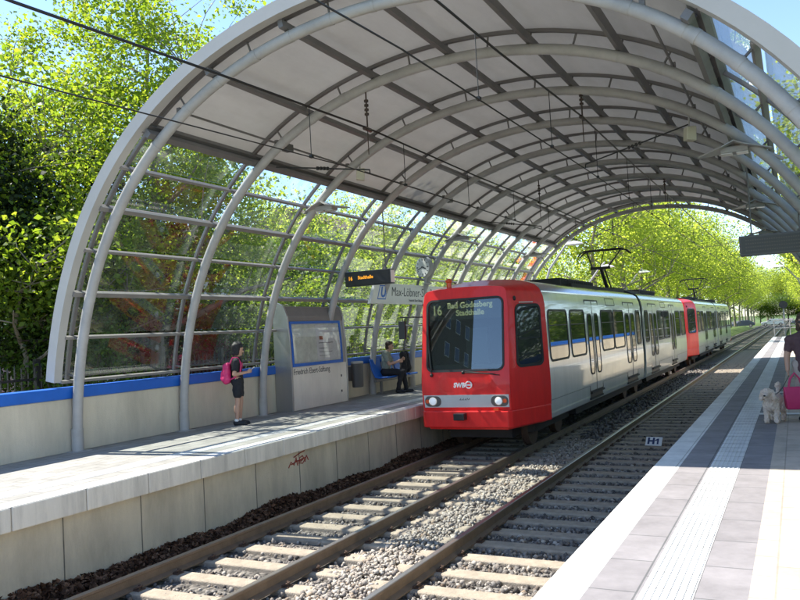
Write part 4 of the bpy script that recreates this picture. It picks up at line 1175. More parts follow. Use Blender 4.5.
for par, xw, mp_, cp_, hy in ((m1, -5.78, mp1, cp1, (10.6, 19.8, 29.0)), (m2, -2.95, mp2, cp2, (12.9, 22.1))):
    y = 8.95 if par is m1 else 8.0
    while y < 60:
        b = MB(); b.tube([(xw, y, zi(cp_, y)), (xw, y, zi(mp_, y))], .006, 5); b.box((xw-.02, y-.03, zi(cp_, y)-.01), (xw+.02, y+.03, zi(cp_, y)+.03)); b.build('dropper', M['wire'], par); y += 2.9
    for y in hy:
        zt = 6.32; z0 = zi(mp_, y)
        b = MB(); b.tube([(xw, y, zt), (xw, y, z0)], .014, 6)
        for k in range(4): b.tube([(xw, y, z0+.20+.07*k), (xw, y, z0+.235+.07*k)], .035, 10)
        b.tube([(xw, y-.10, z0-.02), (xw, y+.10, z0-.02)], .035, 8); b.tube([(xw, y, z0), (xw, y, z0-.42)], .008, 5); b.build('hanger', M['insul'], par)
# steady arms from the ribs to the contact wires
for (x0, x1, y, z0, z1, lab) in ((-7.55, -5.78, 10.6, 5.3, 5.0, 'thin registration arm on the second rib over the tram track'), (-7.5, -5.78, 19.8, 5.35, 5.02, 'thin registration arm above the tram roof'), (-1.3, -2.95, 12.9, 5.45, 5.06, 'thin registration arm on the near side over the empty track')):
    b = MB(); b.tube([(x0, y, z0), (x1, y, z1)], .012, 6)
    for k in range(4):
        t = .45 + .035*k; p = (x0+(x1-x0)*t, y, z0+(z1-z0)*t); q_ = (x0+(x1-x0)*(t+.018), y, z0+(z1-z0)*(t+.018)); b.tube([p, q_], .03, 8)
    b.tube([(x1, y, z1), (x1, y, z1-.06)], .01, 5); tag(b.build('steady_arm', M['wire']), lab, 'overhead fitting')
# catenary span wires beyond the shelter
for k, y in enumerate((40, 75, 112)):
    b = MB(); zc = 6.0
    b.tube([(-10.2, y, zc+.75), (-5.78, y, 5.75), (-2.95, y, 5.78), (1.6, y, zc+.75)], .012, 5)
    tag(b.build('span_wire', M['wire']), ('nearest', 'second', 'farthest')[k] + ' span wire across the tracks beyond the shelter', 'overhead wire', 'span wires beyond the shelter')

# street lamps beyond the shelter
def street_lamp(x, y, sg, lab, ztop=6.6):
    r = empty('street_lamp', (x, y, -.2), 0, lab, 'street lamp', 'slanted street lamps beyond the shelter')
    b = MB(); b.tube([(0, 0, 0), (0, 0, 3.2), (0, 0, ztop-2.0), (sg*.25, 0, ztop-1.3), (sg*1.0, 0, ztop-.35), (sg*1.35, 0, ztop)], [.07, .07, .06, .055, .05, .045], 8); b.build('mast', M['steel_light'], r, True)
    b = MB(); b.loft([[(sg*1.42 +   .42*s*math.cos(2*PI*i/16), .25*s*math.sin(2*PI*i/16), ztop-.28+dz*.75) for i in range(16)] for s, dz in ((.3, -.07), (.95, -.03), (1, 0), (.8, .07), (.35, .16), (.05, .19))], True, True); b.build('lamp_head', M['plate'], r, True)
street_lamp(-10.0, 34.3, 1, 'nearest slanted street lamp, its white head left of the pantograph', 6.45)
street_lamp(-10.0, 40.8, 1, 'slanted street lamp whose white head shows behind the pantograph arms', 5.75)
street_lamp(-10.0, 52, 1, 'slanted street lamp whose white head shows right of the pantograph', 6.0)
street_lamp(.55, 64, -1, 'slanted street lamp with white head past the near platform end', 6.3)
street_lamp(-10.0, 92, 1, 'slanted street lamp farther down the avenue of trees', 6.15)

# ================================================================ TREES AND BACKGROUND
def tree_data(seed, H, cr, base, ntip, per, lsz, leafmat, barkmat, trunk_r, shape='round', spread=.55, lean=(0, 0), gap=.33, limbs=9):
    """returns (trunk mesh, crown mesh); real limbs to leaf clumps, uneven outline"""
    global rng
    old = rng; rng = np.random.default_rng(seed)
    b = MB()
    k = 9; tp = []
    for i in range(k):
        t = i/(k-1); tp.append((lean[0]*t + rng.normal(0, .06)*t*2, lean[1]*t + rng.normal(0, .06)*t*2, H*.86*t))
    b.tube(tp, [trunk_r*(1.25 if i == 0 else 1 - .86*i/(k-1)) for i in range(k)], 9)
    tpn = np.array(tp)
    def trunk_at(z): return np.array([np.interp(z, tpn[:, 2], tpn[:, 0]), np.interp(z, tpn[:, 2], tpn[:, 1]), z])
    # tips inside the crown volume
    tips = []; ph = rng.uniform(0, 6.28, 6)
    while len(tips) < ntip:
        p = rng.normal(size=3); p /= np.linalg.norm(p); rr = rng.random()**.42; p *= rr
        th = math.atan2(p[1], p[0]); zz = (p[2]+1)/2
        lump = 1 + .16*math.sin(3*th + ph[0] + 4*zz) + .12*math.sin(5*th + ph[1] - 7*zz) + .10*math.sin(9*zz + ph[2])
        if math.sin(4.1*p[0]+ph[3])*math.sin(3.7*p[1]+ph[4])*math.sin(4.5*p[2]+ph[5]) > gap: continue
        if shape == 'cone': w_ = cr*(1.05 - zz)**.8
        elif shape == 'tall': w_ = cr*min(1, 1.5*(1-zz)+.12)*min(1, .55+2*zz)
        else: w_ = cr
        if shape == 'round': q = np.array((p[0]*cr*lump, p[1]*cr*lump, base + (H-base)*(.5 + .5*p[2]*(.9+.1*lump))))
        else:
            rad_ = math.hypot(p[0], p[1])/max(1e-6, math.sqrt(max(1e-6, 1-p[2]**2))) if abs(p[2]) < .999 else 0
            q = np.array((math.cos(th)*w_*lump*rad_, math.sin(th)*w_*lump*rad_, base + (H-base)*zz))
        q[:2] += trunk_at(min(q[2], H*.86))[:2]
        tips.append(q)
    tips = np.array(tips)
    # limbs
    nodes = []
    for i in range(limbs):
        z0 = base*.75 + (H*.8-base*.75)*(i+.3)/limbs; a = i*2.4 + rng.normal(0, .3); s = trunk_at(z0)
        L = cr*(.75 - .45*i/limbs)*rng.uniform(.8, 1.1); rise = rng.uniform(.35, .8)
        P = [s + np.array((math.cos(a)*L*t, math.sin(a)*L*t, L*rise*t*(1 - .2*t))) + rng.normal(0, .05, 3)*(t > 0) for t in (0, .33, .66, 1)]
        r0 = trunk_r*(.5 - .3*i/limbs); b.tube(P, [r0, r0*.75, r0*.5, r0*.22], 6)
        for t in P[1:]: nodes.append((t, r0*.3))
    nodes += [(trunk_at(z), trunk_r*.2) for z in np.linspace(base, H*.84, 8)]
    NP = np.array([n_[0] for n_ in nodes])
    for q in tips[:: max(1, len(tips)//110)]:
        j = int(np.argmin(((NP - q)**2).sum(1) + 1.5*np.maximum(0, NP[:, 2]-q[2])**2)); s = NP[j]; mid = (s+q)/2 + rng.normal(0, .12, 3)
        b.tube([s, mid, q], [max(.012, nodes[j][1]*.5), .012, .005], 4)
    # leaves
    n_ = per*len(tips); C = np.repeat(tips, per, 0) + rng.normal(0, 1, (n_, 3))*np.array((spread, spread, spread*.62))
    V, F = leaf_quads(C, np.clip(rng.lognormal(-.08, .3, n_), .4, 1.45)*lsz, .35)
    me2 = raw_mesh('crown', V, F, leafmat, 4)
    o = b.build('trunk', barkmat, None, True); me1 = o.data; bpy.data.objects.remove(o)
    rng = old
    return me1, me2
def put_tree(name, data, x, y, z, rz, sc, lab, cat='tree', group=None):
    r = empty(name, (x, y, z), rz, lab, cat, group); r.scale = (sc, sc, sc) if not hasattr(sc, '__len__') else sc
    link_mesh('trunk', data[0], r); link_mesh('crown', data[1], r); return r

GZ = -.15
# near trees behind the far platform wall
big = tree_data(11, 13.2, 4.9, 3.6, 190, 175, .125, M['leaf_bright'], M['bark'], .24, 'round', .37, (0, 0), .12, 13)
put_tree('deciduous_tree', big, -15.8, 16.2, GZ, .4, 1.0, 'big bright green leafy tree behind the front glass of the shelter')
big2 = tree_data(12, 12.6, 4.3, 4.2, 125, 150, .125, M['leaf_bright'], M['bark'], .20, 'round', .37, (0, 0), .08, 12)
put_tree('deciduous_tree', big2, -16.6, 12.6, GZ, 2.0, .9, 'loose bright green tree with sky showing through at the far left edge')
dark = tree_data(21, 8.6, 3.0, 1.6, 230, 130, .12, M['leaf_dark'], M['bark_dk'], .2, 'tall', .45, (0, 0), .5, 12)
put_tree('dark_conifer', dark, -16.6, 10.9, GZ, 0, 1.0, 'dark needle leaved tree standing behind the iron fence', 'tree')
put_tree('dark_conifer', dark, -18.2, 15.4, GZ, 2.2, 1.08, 'dark needle leaved tree half hidden by the front arch', 'tree')
mid = tree_data(31, 4.6, 2.3, .9, 120, 110, .11, M['leaf_mid'], M['bark_dk'], .1, 'round', .38, (0, 0), .45, 7)
lit = tree_data(32, 4.4, 2.2, .8, 120, 110, .11, M['leaf_bright'], M['bark'], .1, 'round', .38, (0, 0), .45, 7)
put_tree('garden_shrub', mid, -14.4, 11.6, GZ, 0, (.8, .8, .9), 'mid green shrub hanging over the iron fence', 'shrub')
put_tree('garden_shrub', mid, -16.3, 18.5, GZ, 1.1, 1.0, 'mid green shrub behind the woman with the pink backpack', 'shrub')
put_tree('garden_shrub', lit, -15.0, 22.3, GZ, 2.1, (1.1, 1.1, 1.05), 'sunlit shrub behind the poster cabinet', 'shrub')
put_tree('garden_shrub', mid, -18.0, 26.0, GZ, 3.0, (1.3, 1.3, 1.5), 'tall mid green shrub behind the station name board', 'shrub')
put_tree('garden_shrub', lit, -14.6, 29.0, GZ, .7, (1.2, 1.2, 1.15), 'sunlit shrub behind the bench', 'shrub')
put_tree('garden_shrub', lit, -15.0, 35.0, GZ, 5.0, (1.25, 1.25, 1.3), 'sunlit shrub near the end of the shelter on the far side', 'shrub')
redt = tree_data(41, 4.3, 1.5, 1.2, 70, 80, .12, M['leaf_red'], M['bark_dk'], .08, 'tall', .34, (0, 0), .4, 6)  # invented red shrubs, stand-ins for the red tram mirrored in the glass
put_tree('red_reflection_shrub', redt, -17.4, 17.0, GZ, 0, 1.0, 'invented red leaved shrub imitating the tram reflection in the second glass bay', 'shrub')
put_tree('red_reflection_shrub', redt, -14.9, 17.6, GZ, 2.5, .62, 'low invented red shrub imitating the tram reflection close behind the glass', 'shrub')
slim = tree_data(33, 5.8, 2.3, 2.9, 95, 90, .12, M['leaf_bright'], M['bark'], .09, 'round', .36, (0, 0), .2, 9)
put_tree('young_tree', slim, -14.2, 10.7, GZ, .5, 1.0, 'young bright green tree in front of the dark conifers at the left edge')
put_tree('young_tree', slim, -15.0, 13.6, GZ, 2.5, 1.0, 'young bright green tree showing behind the first arch')
# through-glass trees in the middle bays
av = [tree_data(51, 10.2, 3.3, 2.9, 170, 62, .15, M['leaf_avenue'], M['bark'], .17, 'round', .46, (0, 0), .14, 9),
      tree_data(52, 9.6, 3.1, 3.1, 160, 62, .15, M['leaf_avenue'], M['bark'], .16, 'round', .46, (.2, .1), .12, 9),
      tree_data(53, 10.8, 3.5, 3.0, 175, 62, .15, M['leaf_avenue'], M['bark'], .18, 'round', .48, (-.1, .2), .14, 9)]
put_tree('deciduous_tree', av[1], -16.4, 19.2, GZ, 4.4, (.8, .8, 1.0), 'light green tree with a pale trunk seen through the second glass bay')
put_tree('deciduous_tree', av[0], -21.0, 31.0, GZ, .3, 1.0, 'pale green tree seen through the glass above the poster cabinet')
put_tree('deciduous_tree', av[1], -17.5, 41.0, GZ, 1.3, 1.0, 'pale green tree seen through the glass above the clock')
put_tree('deciduous_tree', av[2], -25.0, 46.0, GZ, 2.3, 1.15, 'pale green tree well behind the far platform across the road')
k = 0
def avenue(x, ys, zb, lab, grp, s0=1.0):
    global k
    for y in ys:
        k += 1
        put_tree('plane_tree', av[k % 3], x + random.uniform(-.35, .35), y + random.uniform(-.8, .8), zb, random.uniform(0, 6.28), s0*random.uniform(.92, 1.1), lab, 'tree', grp)
avenue(-10.5, [47 + 7.6*i for i in range(16)], .0, 'bright green avenue tree in the row beside the tram tracks', 'avenue trees left of the tracks', 1.38)
avenue(-11.0, [185 + 9*i for i in range(8)], .0, 'bright green avenue tree beyond the crossing in the row left of the tracks', 'avenue trees beyond the crossing', 1.35)
avenue(-27.0, [52 + 12*i for i in range(13)], -.2, 'bright green tree in the second row across the road', 'trees across the road', 1.15)
avenue(3.5, [39] + [60 + 8.2*i for i in range(13)], .0, 'bright green avenue tree in the row right of the tracks', 'avenue trees right of the tracks', 1.36)
avenue(3.6, [185 + 9*i for i in range(8)], .0, 'bright green avenue tree beyond the crossing in the row right of the tracks', 'avenue trees beyond the crossing on the right', 1.35)
avenue(8.0, [4, 13, 22, 30], -.2, 'bright green tree beside the near platform wall', 'trees beside the near platform')
for xx in (-7.5, -3.5, .5):
    avenue(xx, [262, 280], .0, 'distant bright green tree closing the view at the end of the tracks', 'trees closing the view', 1.7)
put_tree('deciduous_tree', av[0], -29, -24, GZ, .4, 1.1, 'smaller leafy tree behind the viewer across the road')

hs = [mid, lit]
def hedge(pts, lab, grp, sc=1.3):
    for i, (x, y) in enumerate(pts):
        q = sc*random.uniform(.85, 1.15)
        put_tree('garden_shrub', hs[(i*7 % 3) % 2], x + random.uniform(-.5, .5), y + random.uniform(-.8, .8), -.25, random.uniform(0, 6.28), (q*1.25, q*1.25, q), lab, 'shrub', grp)
hedge([(-25.5, 48 + 5.5*i) for i in range(22)], 'green shrub in the hedge across the road behind the avenue trees', 'hedge across the road', 1.2)
hedge([(8.6, 12 + 5.2*i) for i in range(29)], 'green shrub in the hedge right of the near platform', 'hedge right of the tracks', 1.05)
hedge([(-34 + 5*i, 184 + (i % 3)*2) for i in range(5)] + [(7 + 5*i, 184 + (i % 3)*2) for i in range(6)], 'green shrub in the far hedge beyond the crossing road', 'hedge beyond the crossing', 1.3)
hedge([(-9 + 3.4*i, 250 + (i % 2)*3) for i in range(5)], 'green shrub where the tracks vanish', 'shrubs at the vanishing tracks', 1.6)
hedge([(-13.4 - (i % 3)*1.6, 40 + 3.4*i) for i in range(6)], 'green shrub under the avenue trees behind the tram', 'shrubs behind the tram', .8)

hedge([(-15.6, -8 + 3.1*i) for i in range(5)], 'green shrub behind the iron fence left of the view', 'shrubs behind the iron fence', .75)
put_tree('deciduous_tree', av[0], -27.5, 4.0, GZ, 1.0, 1.0, 'loose green tree behind the iron fence toward the viewer')
put_tree('deciduous_tree', av[2], -29.5, -5.0, GZ, 2.6, 1.05, 'loose green tree behind the iron fence level with the viewer')
put_tree('deciduous_tree', av[1], -30.0, 13.5, GZ, 4.1, 1.05, 'loose green tree beside the pale low building')

# iron fence behind the wall
r = empty('iron_fence', (-13.6, 14, -.15), 0, 'dark iron railing fence behind the far platform wall', 'fence')
b = MB(); y = -9.0
while y < 14: b.tube([(0, y, .1), (0, y, 2.25), (0, y, 2.36)], [.016, .016, .002], 5); y += .15
b.build('picket', M['black'], r)['kind'] = 'stuff'
for z in (.3, 2.05):
    b = MB(); b.box((-.02, -9, z-.025), (.02, 14, z+.025)); b.build('rail', M['black'], r)
for y in (-9, -6.2, -3.4, -.6, 2.2, 5, 7.8, 10.6, 13.4):
    b = MB(); b.box((-.05, y-.05, 0), (.05, y+.05, 2.45)); b.build('post', M['black'], r)
b = MB(); b.box((.022, -1.7, 1.62), (.035, -1.35, 1.92)); b.build('notice_plate', M['plate'], r)

# pale low building beyond the trees
r = empty('pale_building', (-27, 25, -.3), 0, 'low pale building with a flat roof behind the dark trees', 'building')
b = MB(); b.box((-3, -8, 0), (3, 10, 3.0)); b.build('wall', mat('pale_render', (0.62, 0.64, 0.66), .85, 0, .05, 1), r)
b = MB(); b.box((-3.2, -8.2, 3.0), (3.2, 10.2, 3.25)); b.build('roof', M['mullion'], r)
for y in (-6, -2.5, 1, 4.5, 8):
    b = MB(); b.box((2.99, y-.7, 1.0), (3.03, y+.7, 2.2)); wn = b.build('window', M['plate'], r)
    b = MB(); b.box((3.02, y-.62, 1.08), (3.045, y+.62, 2.12)); b.build('pane', M['dark_glass'], wn)

# apartment houses along the road
def house(x, y, L, W, Hh, col, lab, rz=0.0):
    r = empty('apartment_house', (x, y, -.3), rz, lab, 'building', 'houses along the avenue')
    wm = mat('render', col, .85, 0, .06, .6)
    b = MB(); b.box((-W/2, -L/2, 0), (W/2, L/2, Hh)); b.build('wall', wm, r)
    b = MB(); b.prism([(-W/2-.3, Hh), (W/2+.3, Hh), (0, Hh+2.6)], lambda p, h: (p[0], h, p[1]), -L/2-.3, L/2+.3); b.build('roof', mat('roof_tile', (0.15, 0.09, 0.07), .8, 0, .2, 4), r)
    for fl in range(int(Hh//3)):
        y_ = -L/2 + 1.6
        while y_ < L/2 - 1:
            b = MB(); b.box((W/2-.02, y_-.6, .9+3*fl), (W/2+.03, y_+.6, 2.4+3*fl)); wn = b.build('window', M['plate'], r)
            b = MB(); b.box((W/2+.02, y_-.52, .98+3*fl), (W/2+.045, y_+.52, 2.32+3*fl)); b.build('pane', M['dark_glass'], wn); y_ += 2.6
house(-40, 40, 22, 11, 9, (.55, .52, .46), 'cream apartment house hidden behind the trees across the road')
house(-38.2, -46, 9, 12, 24, (.20, .18, .155), 'unseen tall brown block added behind the viewer to darken the tram windscreen reflection')  # added out of view, sized to darken the left of the windscreen reflection
house(-40, 70, 26, 11, 12, (.50, .42, .36), 'tan apartment house hidden farther along the road')

# ---------------------------------------------------------------- cars
def car(x, y, z, rz, paint, lab, grp=None):
    r = empty('parked_car', (x, y, z), rz, lab, 'car', grp)
    side = [(-2.1, .32), (-2.15, .62), (-2.0, .86), (-1.1, .95), (-.45, 1.38), (.9, 1.42), (1.75, .98), (2.1, .9), (2.15, .5), (2.05, .30)]
    def sec(yw, ins): return [(p[0]*(1 - .02*ins), yw*(1 - ins*(.16 if p[1] > 1 else .03)), p[1]) for p in side]
    b = MB(); b.loft([sec(-.84, 1), sec(-.80, .0), sec(.80, .0), sec(.84, 1)], True, True)
    b = MB(); b.loft([[(p[0], -.72 if p[1] > 1 else -.86, p[1]) for p in side], [(p[0], .72 if p[1] > 1 else .86, p[1]) for p in side]], True, True); b.build('body', paint, r, True, .05)
    for sg in (-1, 1):
        b = MB(); f = lambda u, zz: (u, sg*(.868 - (zz-.95)*.345), zz)
        q = [(-.95, 1.0), (-.42, 1.33), (.82, 1.36), (1.45, 1.02)]
        b.add([f(*p) for p in q] + [(p[0], p[1]-sg*.03, p[2]) for p in [f(*p) for p in q]], [(0,1,2,3),(7,6,5,4),(0,4,5,1),(1,5,6,2),(2,6,7,3),(3,7,4,0)]); b.build('side_window', M['dark_glass'], r)
        for xx in (-1.35, 1.35):
            b = MB(); b.tube([(xx, sg*.70, .31), (xx, sg*.885, .31)], .31, 18); wl = b.build('wheel', M['rubber'], r, True)
            b = MB(); b.tube([(xx, sg*.88, .31), (xx, sg*.893, .31)], .19, 12); b.build('rim', M['band'], wl)
    for xx, d, m in ((-1.0, -1, 'dark_glass'), (1.35, 1, 'dark_glass')):
        b = MB(); V = [(-1.04, -.66, 1.0), (-1.04, .66, 1.0), (-.50, .62, 1.36), (-.50, -.62, 1.36)] if d < 0 else [(1.68, -.66, 1.03), (1.68, .66, 1.03), (.98, .62, 1.41), (.98, -.62, 1.41)]
        b.add([(p[0]+d*.02, p[1], p[2]+.02) for p in V] + [(p[0]-d*.03, p[1], p[2]-.03) for p in V], [(0,1,2,3),(7,6,5,4),(0,4,5,1),(1,5,6,2),(2,6,7,3),(3,7,4,0)]); b.build('windscreen' if d < 0 else 'rear_window', M[m], r)
    for sg in (-1, 1):
        b = MB(); b.box((-2.16, sg*.62-.16, .62), (-2.06, sg*.62+.16, .76)); b.build('headlight', M['plate'], r, bevel=.02)
        b = MB(); b.box((2.07, sg*.66-.14, .68), (2.17, sg*.66+.14, .84)); b.build('tail_light', M['orange_lamp'], r, bevel=.02)
    return r
PA = [mat('car_paint_silver', (.45, .48, .52), .25, .5, 0, coat=.8), mat('car_paint_blue', (.05, .065, .10), .25, .2, 0, coat=.8), mat('car_paint_red', (.40, .02, .02), .25, 0, 0, coat=.8), mat('car_paint_white', (.68, .68, .68), .25, 0, 0, coat=.8)]
car(-20.5, 22.6, -.29, PI/2, PA[0], 'silver blue car parked behind the glass by the woman with the backpack')
car(-20.5, 16.2, -.29, PI/2, PA[2], 'red car parked behind the iron fence')
cols = [1, 0, 3, 1, 0, 2, 3]
names = ['dark blue', 'silver', 'white', 'dark blue', 'silver', 'red', 'white']
for i in range(7):
    car(-18.6, 64 + 9.5*i, -.29, PI/2, PA[cols[i]], '%s car parked along the road behind the avenue trees, %s from the station' % (names[i], ('nearest', 'second', 'third', 'fourth', 'fifth', 'sixth', 'seventh')[i]), 'cars parked along the road')
for i, (x, c, nm) in enumerate(((-9.6, 1, 'dark blue'), (-4.2, 0, 'silver'), (1.2, 1, 'dark blue'))):
    car(x, 171.5 + i*.4, -.09, 0, PA[c], '%s car on the crossing road, %s of the tracks' % (nm, ('to the left', 'in the middle', 'to the right')[i]), 'cars on the crossing road')

# ================================================================ PEOPLE AND DOG
def capsule(b, a, c, ra, rb, n=12):
    a = np.array(a, float); c = np.array(c, float); d = c - a; L = np.linalg.norm(d)
    if L < 1e-6: return b.ball(a, ra, n, 8)
    d /= L; rings = []; pts = []; rs = []
    for i in range(5):
        t = PI/2*i/4 ; pts.append(a - d*ra*math.cos(t)); rs.append(max(.0008, ra*math.sin(t)))
    for i in range(5):
        t = PI/2*i/4; pts.append(c + d*rb*math.sin(t)); rs.append(max(.0008, rb*math.cos(t)))
    return b.tube(pts, rs, n)
def flesh(name, caps, material, parent, voxel=.008, smooth=4, balls=()):
    """ONE continuous surface grown over overlapping tapered limbs"""
    b = MB()
    for c in caps: capsule(b, *c)
    for c in balls: b.ball(c[0], c[1], 16, 12)
    o = b.build(name, material, parent, False, 0, True)
    m = o.modifiers.new('remesh', 'REMESH'); m.mode = 'VOXEL'; m.voxel_size = voxel; m.use_smooth_shade = True
    m2 = o.modifiers.new('smooth', 'SMOOTH'); m2.factor = .5; m2.iterations = smooth
    if name in ('shirt', 'shorts', 'trousers', 'top', 'pack', 'bag_body', 'hair'):
        tx = bpy.data.textures.get('folds') or bpy.data.textures.new('folds', 'CLOUDS'); tx.noise_scale = .07; tx.noise_depth = 2
        dm = o.modifiers.new('folds', 'DISPLACE'); dm.texture = tx; dm.strength = .028; dm.mid_level = .5
    return o
def hand(caps, w_, d, side, up, curl=.6, s=1.0):
    """palm + five bent fingers; w_ wrist, d pointing dir, side = thumb side dir, up = back of the hand"""
    w_ = np.array(w_, float); d = unit(d); side = unit(side); up = unit(up)
    k = w_ + d*.075*s
    for j in (-1, -.33, .33, 1): caps.append((w_ + d*.012*s + side*.012*j*s, k + side*.030*j*s, .015*s, .0125*s))
    for j, L in ((1, .072), (.36, .080), (-.33, .074), (-1, .058)):
        p = k + side*.031*j*s; q = p + unit(d*math.cos(curl*.5) - up*math.sin(curl*.5))*L*.5*s; e = q + unit(d*math.cos(curl*1.5) - up*math.sin(curl*1.5))*L*.5*s
        caps.append((p, q, .0095*s, .009*s)); caps.append((q, e, .009*s, .0078*s))
    p = w_ + d*.022*s + side*.026*s; q = p + unit(d*.6 + side*.8)*.042*s; e = q + unit(d*.95 + side*.1 - up*.3)*.032*s
    caps.append((p, q, .0125*s, .0105*s)); caps.append((q, e, .0105*s, .0085*s))
def head(caps, balls, c, s=1.0, f=(1, 0, 0), tilt=0):
    """skull, jaw, nose, ears, neck joint is added by the caller; c = head centre"""
    c = np.array(c, float); f = unit(f); l = unit(np.cross((0, 0, 1), f)); u = np.cross(f, l)
    balls.append((c + u*.02*s - f*.008*s, (.095*s, .078*s, .098*s) if abs(f[0]) > abs(f[1]) else (.078*s, .095*s, .098*s)))
    caps.append((c - u*.03*s + f*.02*s, c - u*.085*s + f*.052*s, .062*s, .032*s))
    caps.append((c + f*.08*s + u*.005*s, c + f*.102*s - u*.028*s, .009*s, .014*s))
    for k in (-1, 1): caps.append((c + l*.078*s*k - f*.01*s + u*.012*s, c + l*.080*s*k - f*.012*s - u*.022*s, .015*s, .012*s))
    return f, l, u
def face(parent, c, s, f, glasses=False):
    c = np.array(c, float); f = unit(f); l = unit(np.cross((0, 0, 1), f)); u = np.cross(f, l)
    if glasses:
        b = MB()
        for k in (-1, 1): b.ball(c + f*.086*s + l*.034*s*k + u*.012*s, (.028*s, .014*s, .020*s) if abs(f[1]) > abs(f[0]) else (.014*s, .028*s, .020*s), 12, 8)
        b.tube([c + f*.098*s - l*.02*s + u*.018*s, c + f*.098*s + l*.02*s + u*.018*s], .004*s, 6)
        for k in (-1, 1): b.tube([c + f*.08*s + l*.062*s*k + u*.016*s, c - f*.01*s + l*.086*s*k + u*.018*s], .004*s, 6)
        b.build('sunglasses', M['black'], parent, True)
    else:
        for k in (-1, 1):
            b = MB(); b.ball(c + f*.084*s + l*.031*s*k + u*.010*s, .0095*s, 8, 6); b.build('eye', M['ink'], parent, True)
    b = MB(); b.tube([c + f*.094*s - l*.02*s - u*.058*s, c + f*.101*s - u*.060*s, c + f*.094*s + l*.02*s - u*.058*s], .006*s, 6); b.build('mouth', M['lip'], parent, True)
M['lip'] = mat('lips', (.30, .09, .08), .5, 0, 0)

# --- young woman with the pink backpack (height 1.48)
def person_standing():
    r = empty('person', (-9.23, 11.44, .905), R(34), 'person in black shirt and shorts with a pink backpack looking at a phone', 'person')
    cp = []; bl = []
    hc = (.035, 0, 1.375)
    f, l, u = head(cp, bl, hc, .93, (1, .0, -.22))
    cp += [((-.02, 0, 1.20), (.012, 0, 1.32), .052, .048)]
    cp += [((-.02, 0, 1.17), (-.01, 0, .98), .098, .085), ((-.01, -.07, 1.14), (-.01, -.045, .98), .075, .07), ((-.01, .07, 1.14), (-.01, .045, .98), .075, .07), ((-.01, 0, .98), (-.015, 0, .80), .088, .11), ((-.02, -.06, .82), (-.02, .06, .82), .095, .095)]
    for s in (-1, 1):
        cp += [((-.01, s*.075, .80), (.005 + .02*s, s*.072, .44), .082, .050), ((.005+.02*s, s*.072, .44), (-.02 + .02*s, s*.072, .10), .052, .034), ((-.02+.02*s, s*.072, .33), (-.025+.02*s, s*.072, .25), .050, .046), ((-.03+.02*s, s*.072, .05), (.10+.02*s, s*.08, .035), .036, .026)]
        sh_ = (-.015, s*.165, 1.155); el = (-.045, s*.205, .93); wr = (.165, s*.085, .955)
        cp += [((-.015, s*.10, 1.17), sh_, .06, .052), (sh_, el, .047, .036), (el, wr, .037, .025)]
        hand(cp, wr, (.9, -s*.35, .25), (0.1, -s*.3, .9), (.2, s*.9, .3), .9, .9)
    flesh('body', cp, M['skin'], r, .0085, 4, bl)
    face(r, hc, .93, (1, 0, -.22))
    # shirt
    sc = [((-.02, 0, 1.165), (-.01, 0, .98), .108, .095), ((-.01, -.07, 1.14), (-.01, -.045, .98), .085, .08), ((-.01, .07, 1.14), (-.01, .045, .98), .085, .08), ((-.01, 0, .98), (-.015, 0, .80), .10, .124)]
    for s in (-1, 1): sc += [((-.015, s*.10, 1.17), (-.015, s*.165, 1.155), .069, .062), ((-.015, s*.165, 1.155), (-.032, s*.19, 1.03), .058, .056)]
    flesh('shirt', sc, M['cloth_black'], r, .011, 3)
    so = [((-.02, -.06, .80), (-.02, .06, .80), .108, .108)]
    for s in (-1, 1): so += [((-.01, s*.075, .80), (.0 + .01*s, s*.078, .57), .096, .088)]
    flesh('shorts', so, M['cloth_black'], r, .011, 3)
    for s in (-1, 1):
        flesh('shoe', [((-.05+.02*s, s*.072, .045), (.12+.02*s, s*.083, .032), .046, .034), ((-.045+.02*s, s*.072, .02), (.135+.02*s, s*.083, .018), .036, .03)], M['shoe'], r, .009, 3)
        b = MB(); b.tube([(-.03+.02*s, s*.072, .075), (-.025+.02*s, s*.072, .115)], [.043, .039], 12); b.build('sock', M['plate'], r, True)
    c = np.array(hc)
    flesh('hair', [(c + (-.03, 0, .05), c + (-.055, 0, -.05), .100, .075), (c + (-.01, .055, .03), c + (-.03, .062, -.07), .045, .035), (c + (-.01, -.055, .03), c + (-.03, -.062, -.07), .045, .035), (c + (.02, 0, .085), c + (-.04, 0, .075), .062, .08), (c + (.05, .03, .065), c + (.055, -.03, .065), .03, .03)], M['hair'], r, .010, 3)
    return r
person_standing()
# backpack and phone: carried, so things of their own
r = empty('backpack', (-9.23, 11.44, .905), R(34), 'bright pink backpack worn by the person looking at a phone', 'backpack')
flesh('pack', [((-.19, -.065, 1.08), (-.20, -.08, .84), .075, .085), ((-.19, .065, 1.08), (-.20, .08, .84), .075, .085), ((-.25, 0, .86), (-.245, 0, .97), .065, .06)], M['pink'], r, .011, 4)
for s in (-1, 1):
    b = MB(); b.tube([(-.13, s*.09, 1.12), (-.07, s*.10, 1.235), (.02, s*.105, 1.225), (.075, s*.115, 1.12), (.06, s*.125, .98), (-.05, s*.13, .87), (-.14, s*.10, .84)], .016, 8); b.build('strap', M['pink'], r, True)
b = MB(); b.tube([(-.28, -.05, 1.02), (-.30, 0, 1.02), (-.28, .05, 1.02)], .008, 6); b.build('zip', M['black'], r, True)
r = empty('mobile_phone', (-9.23, 11.44, .905), R(34), 'small phone held by the person with the pink backpack', 'phone')
b = MB(); b.bar((.225, -.01, .985), (.315, .0, 1.045), .075, .01); b.build('phone_body', M['band'], r, bevel=.003)

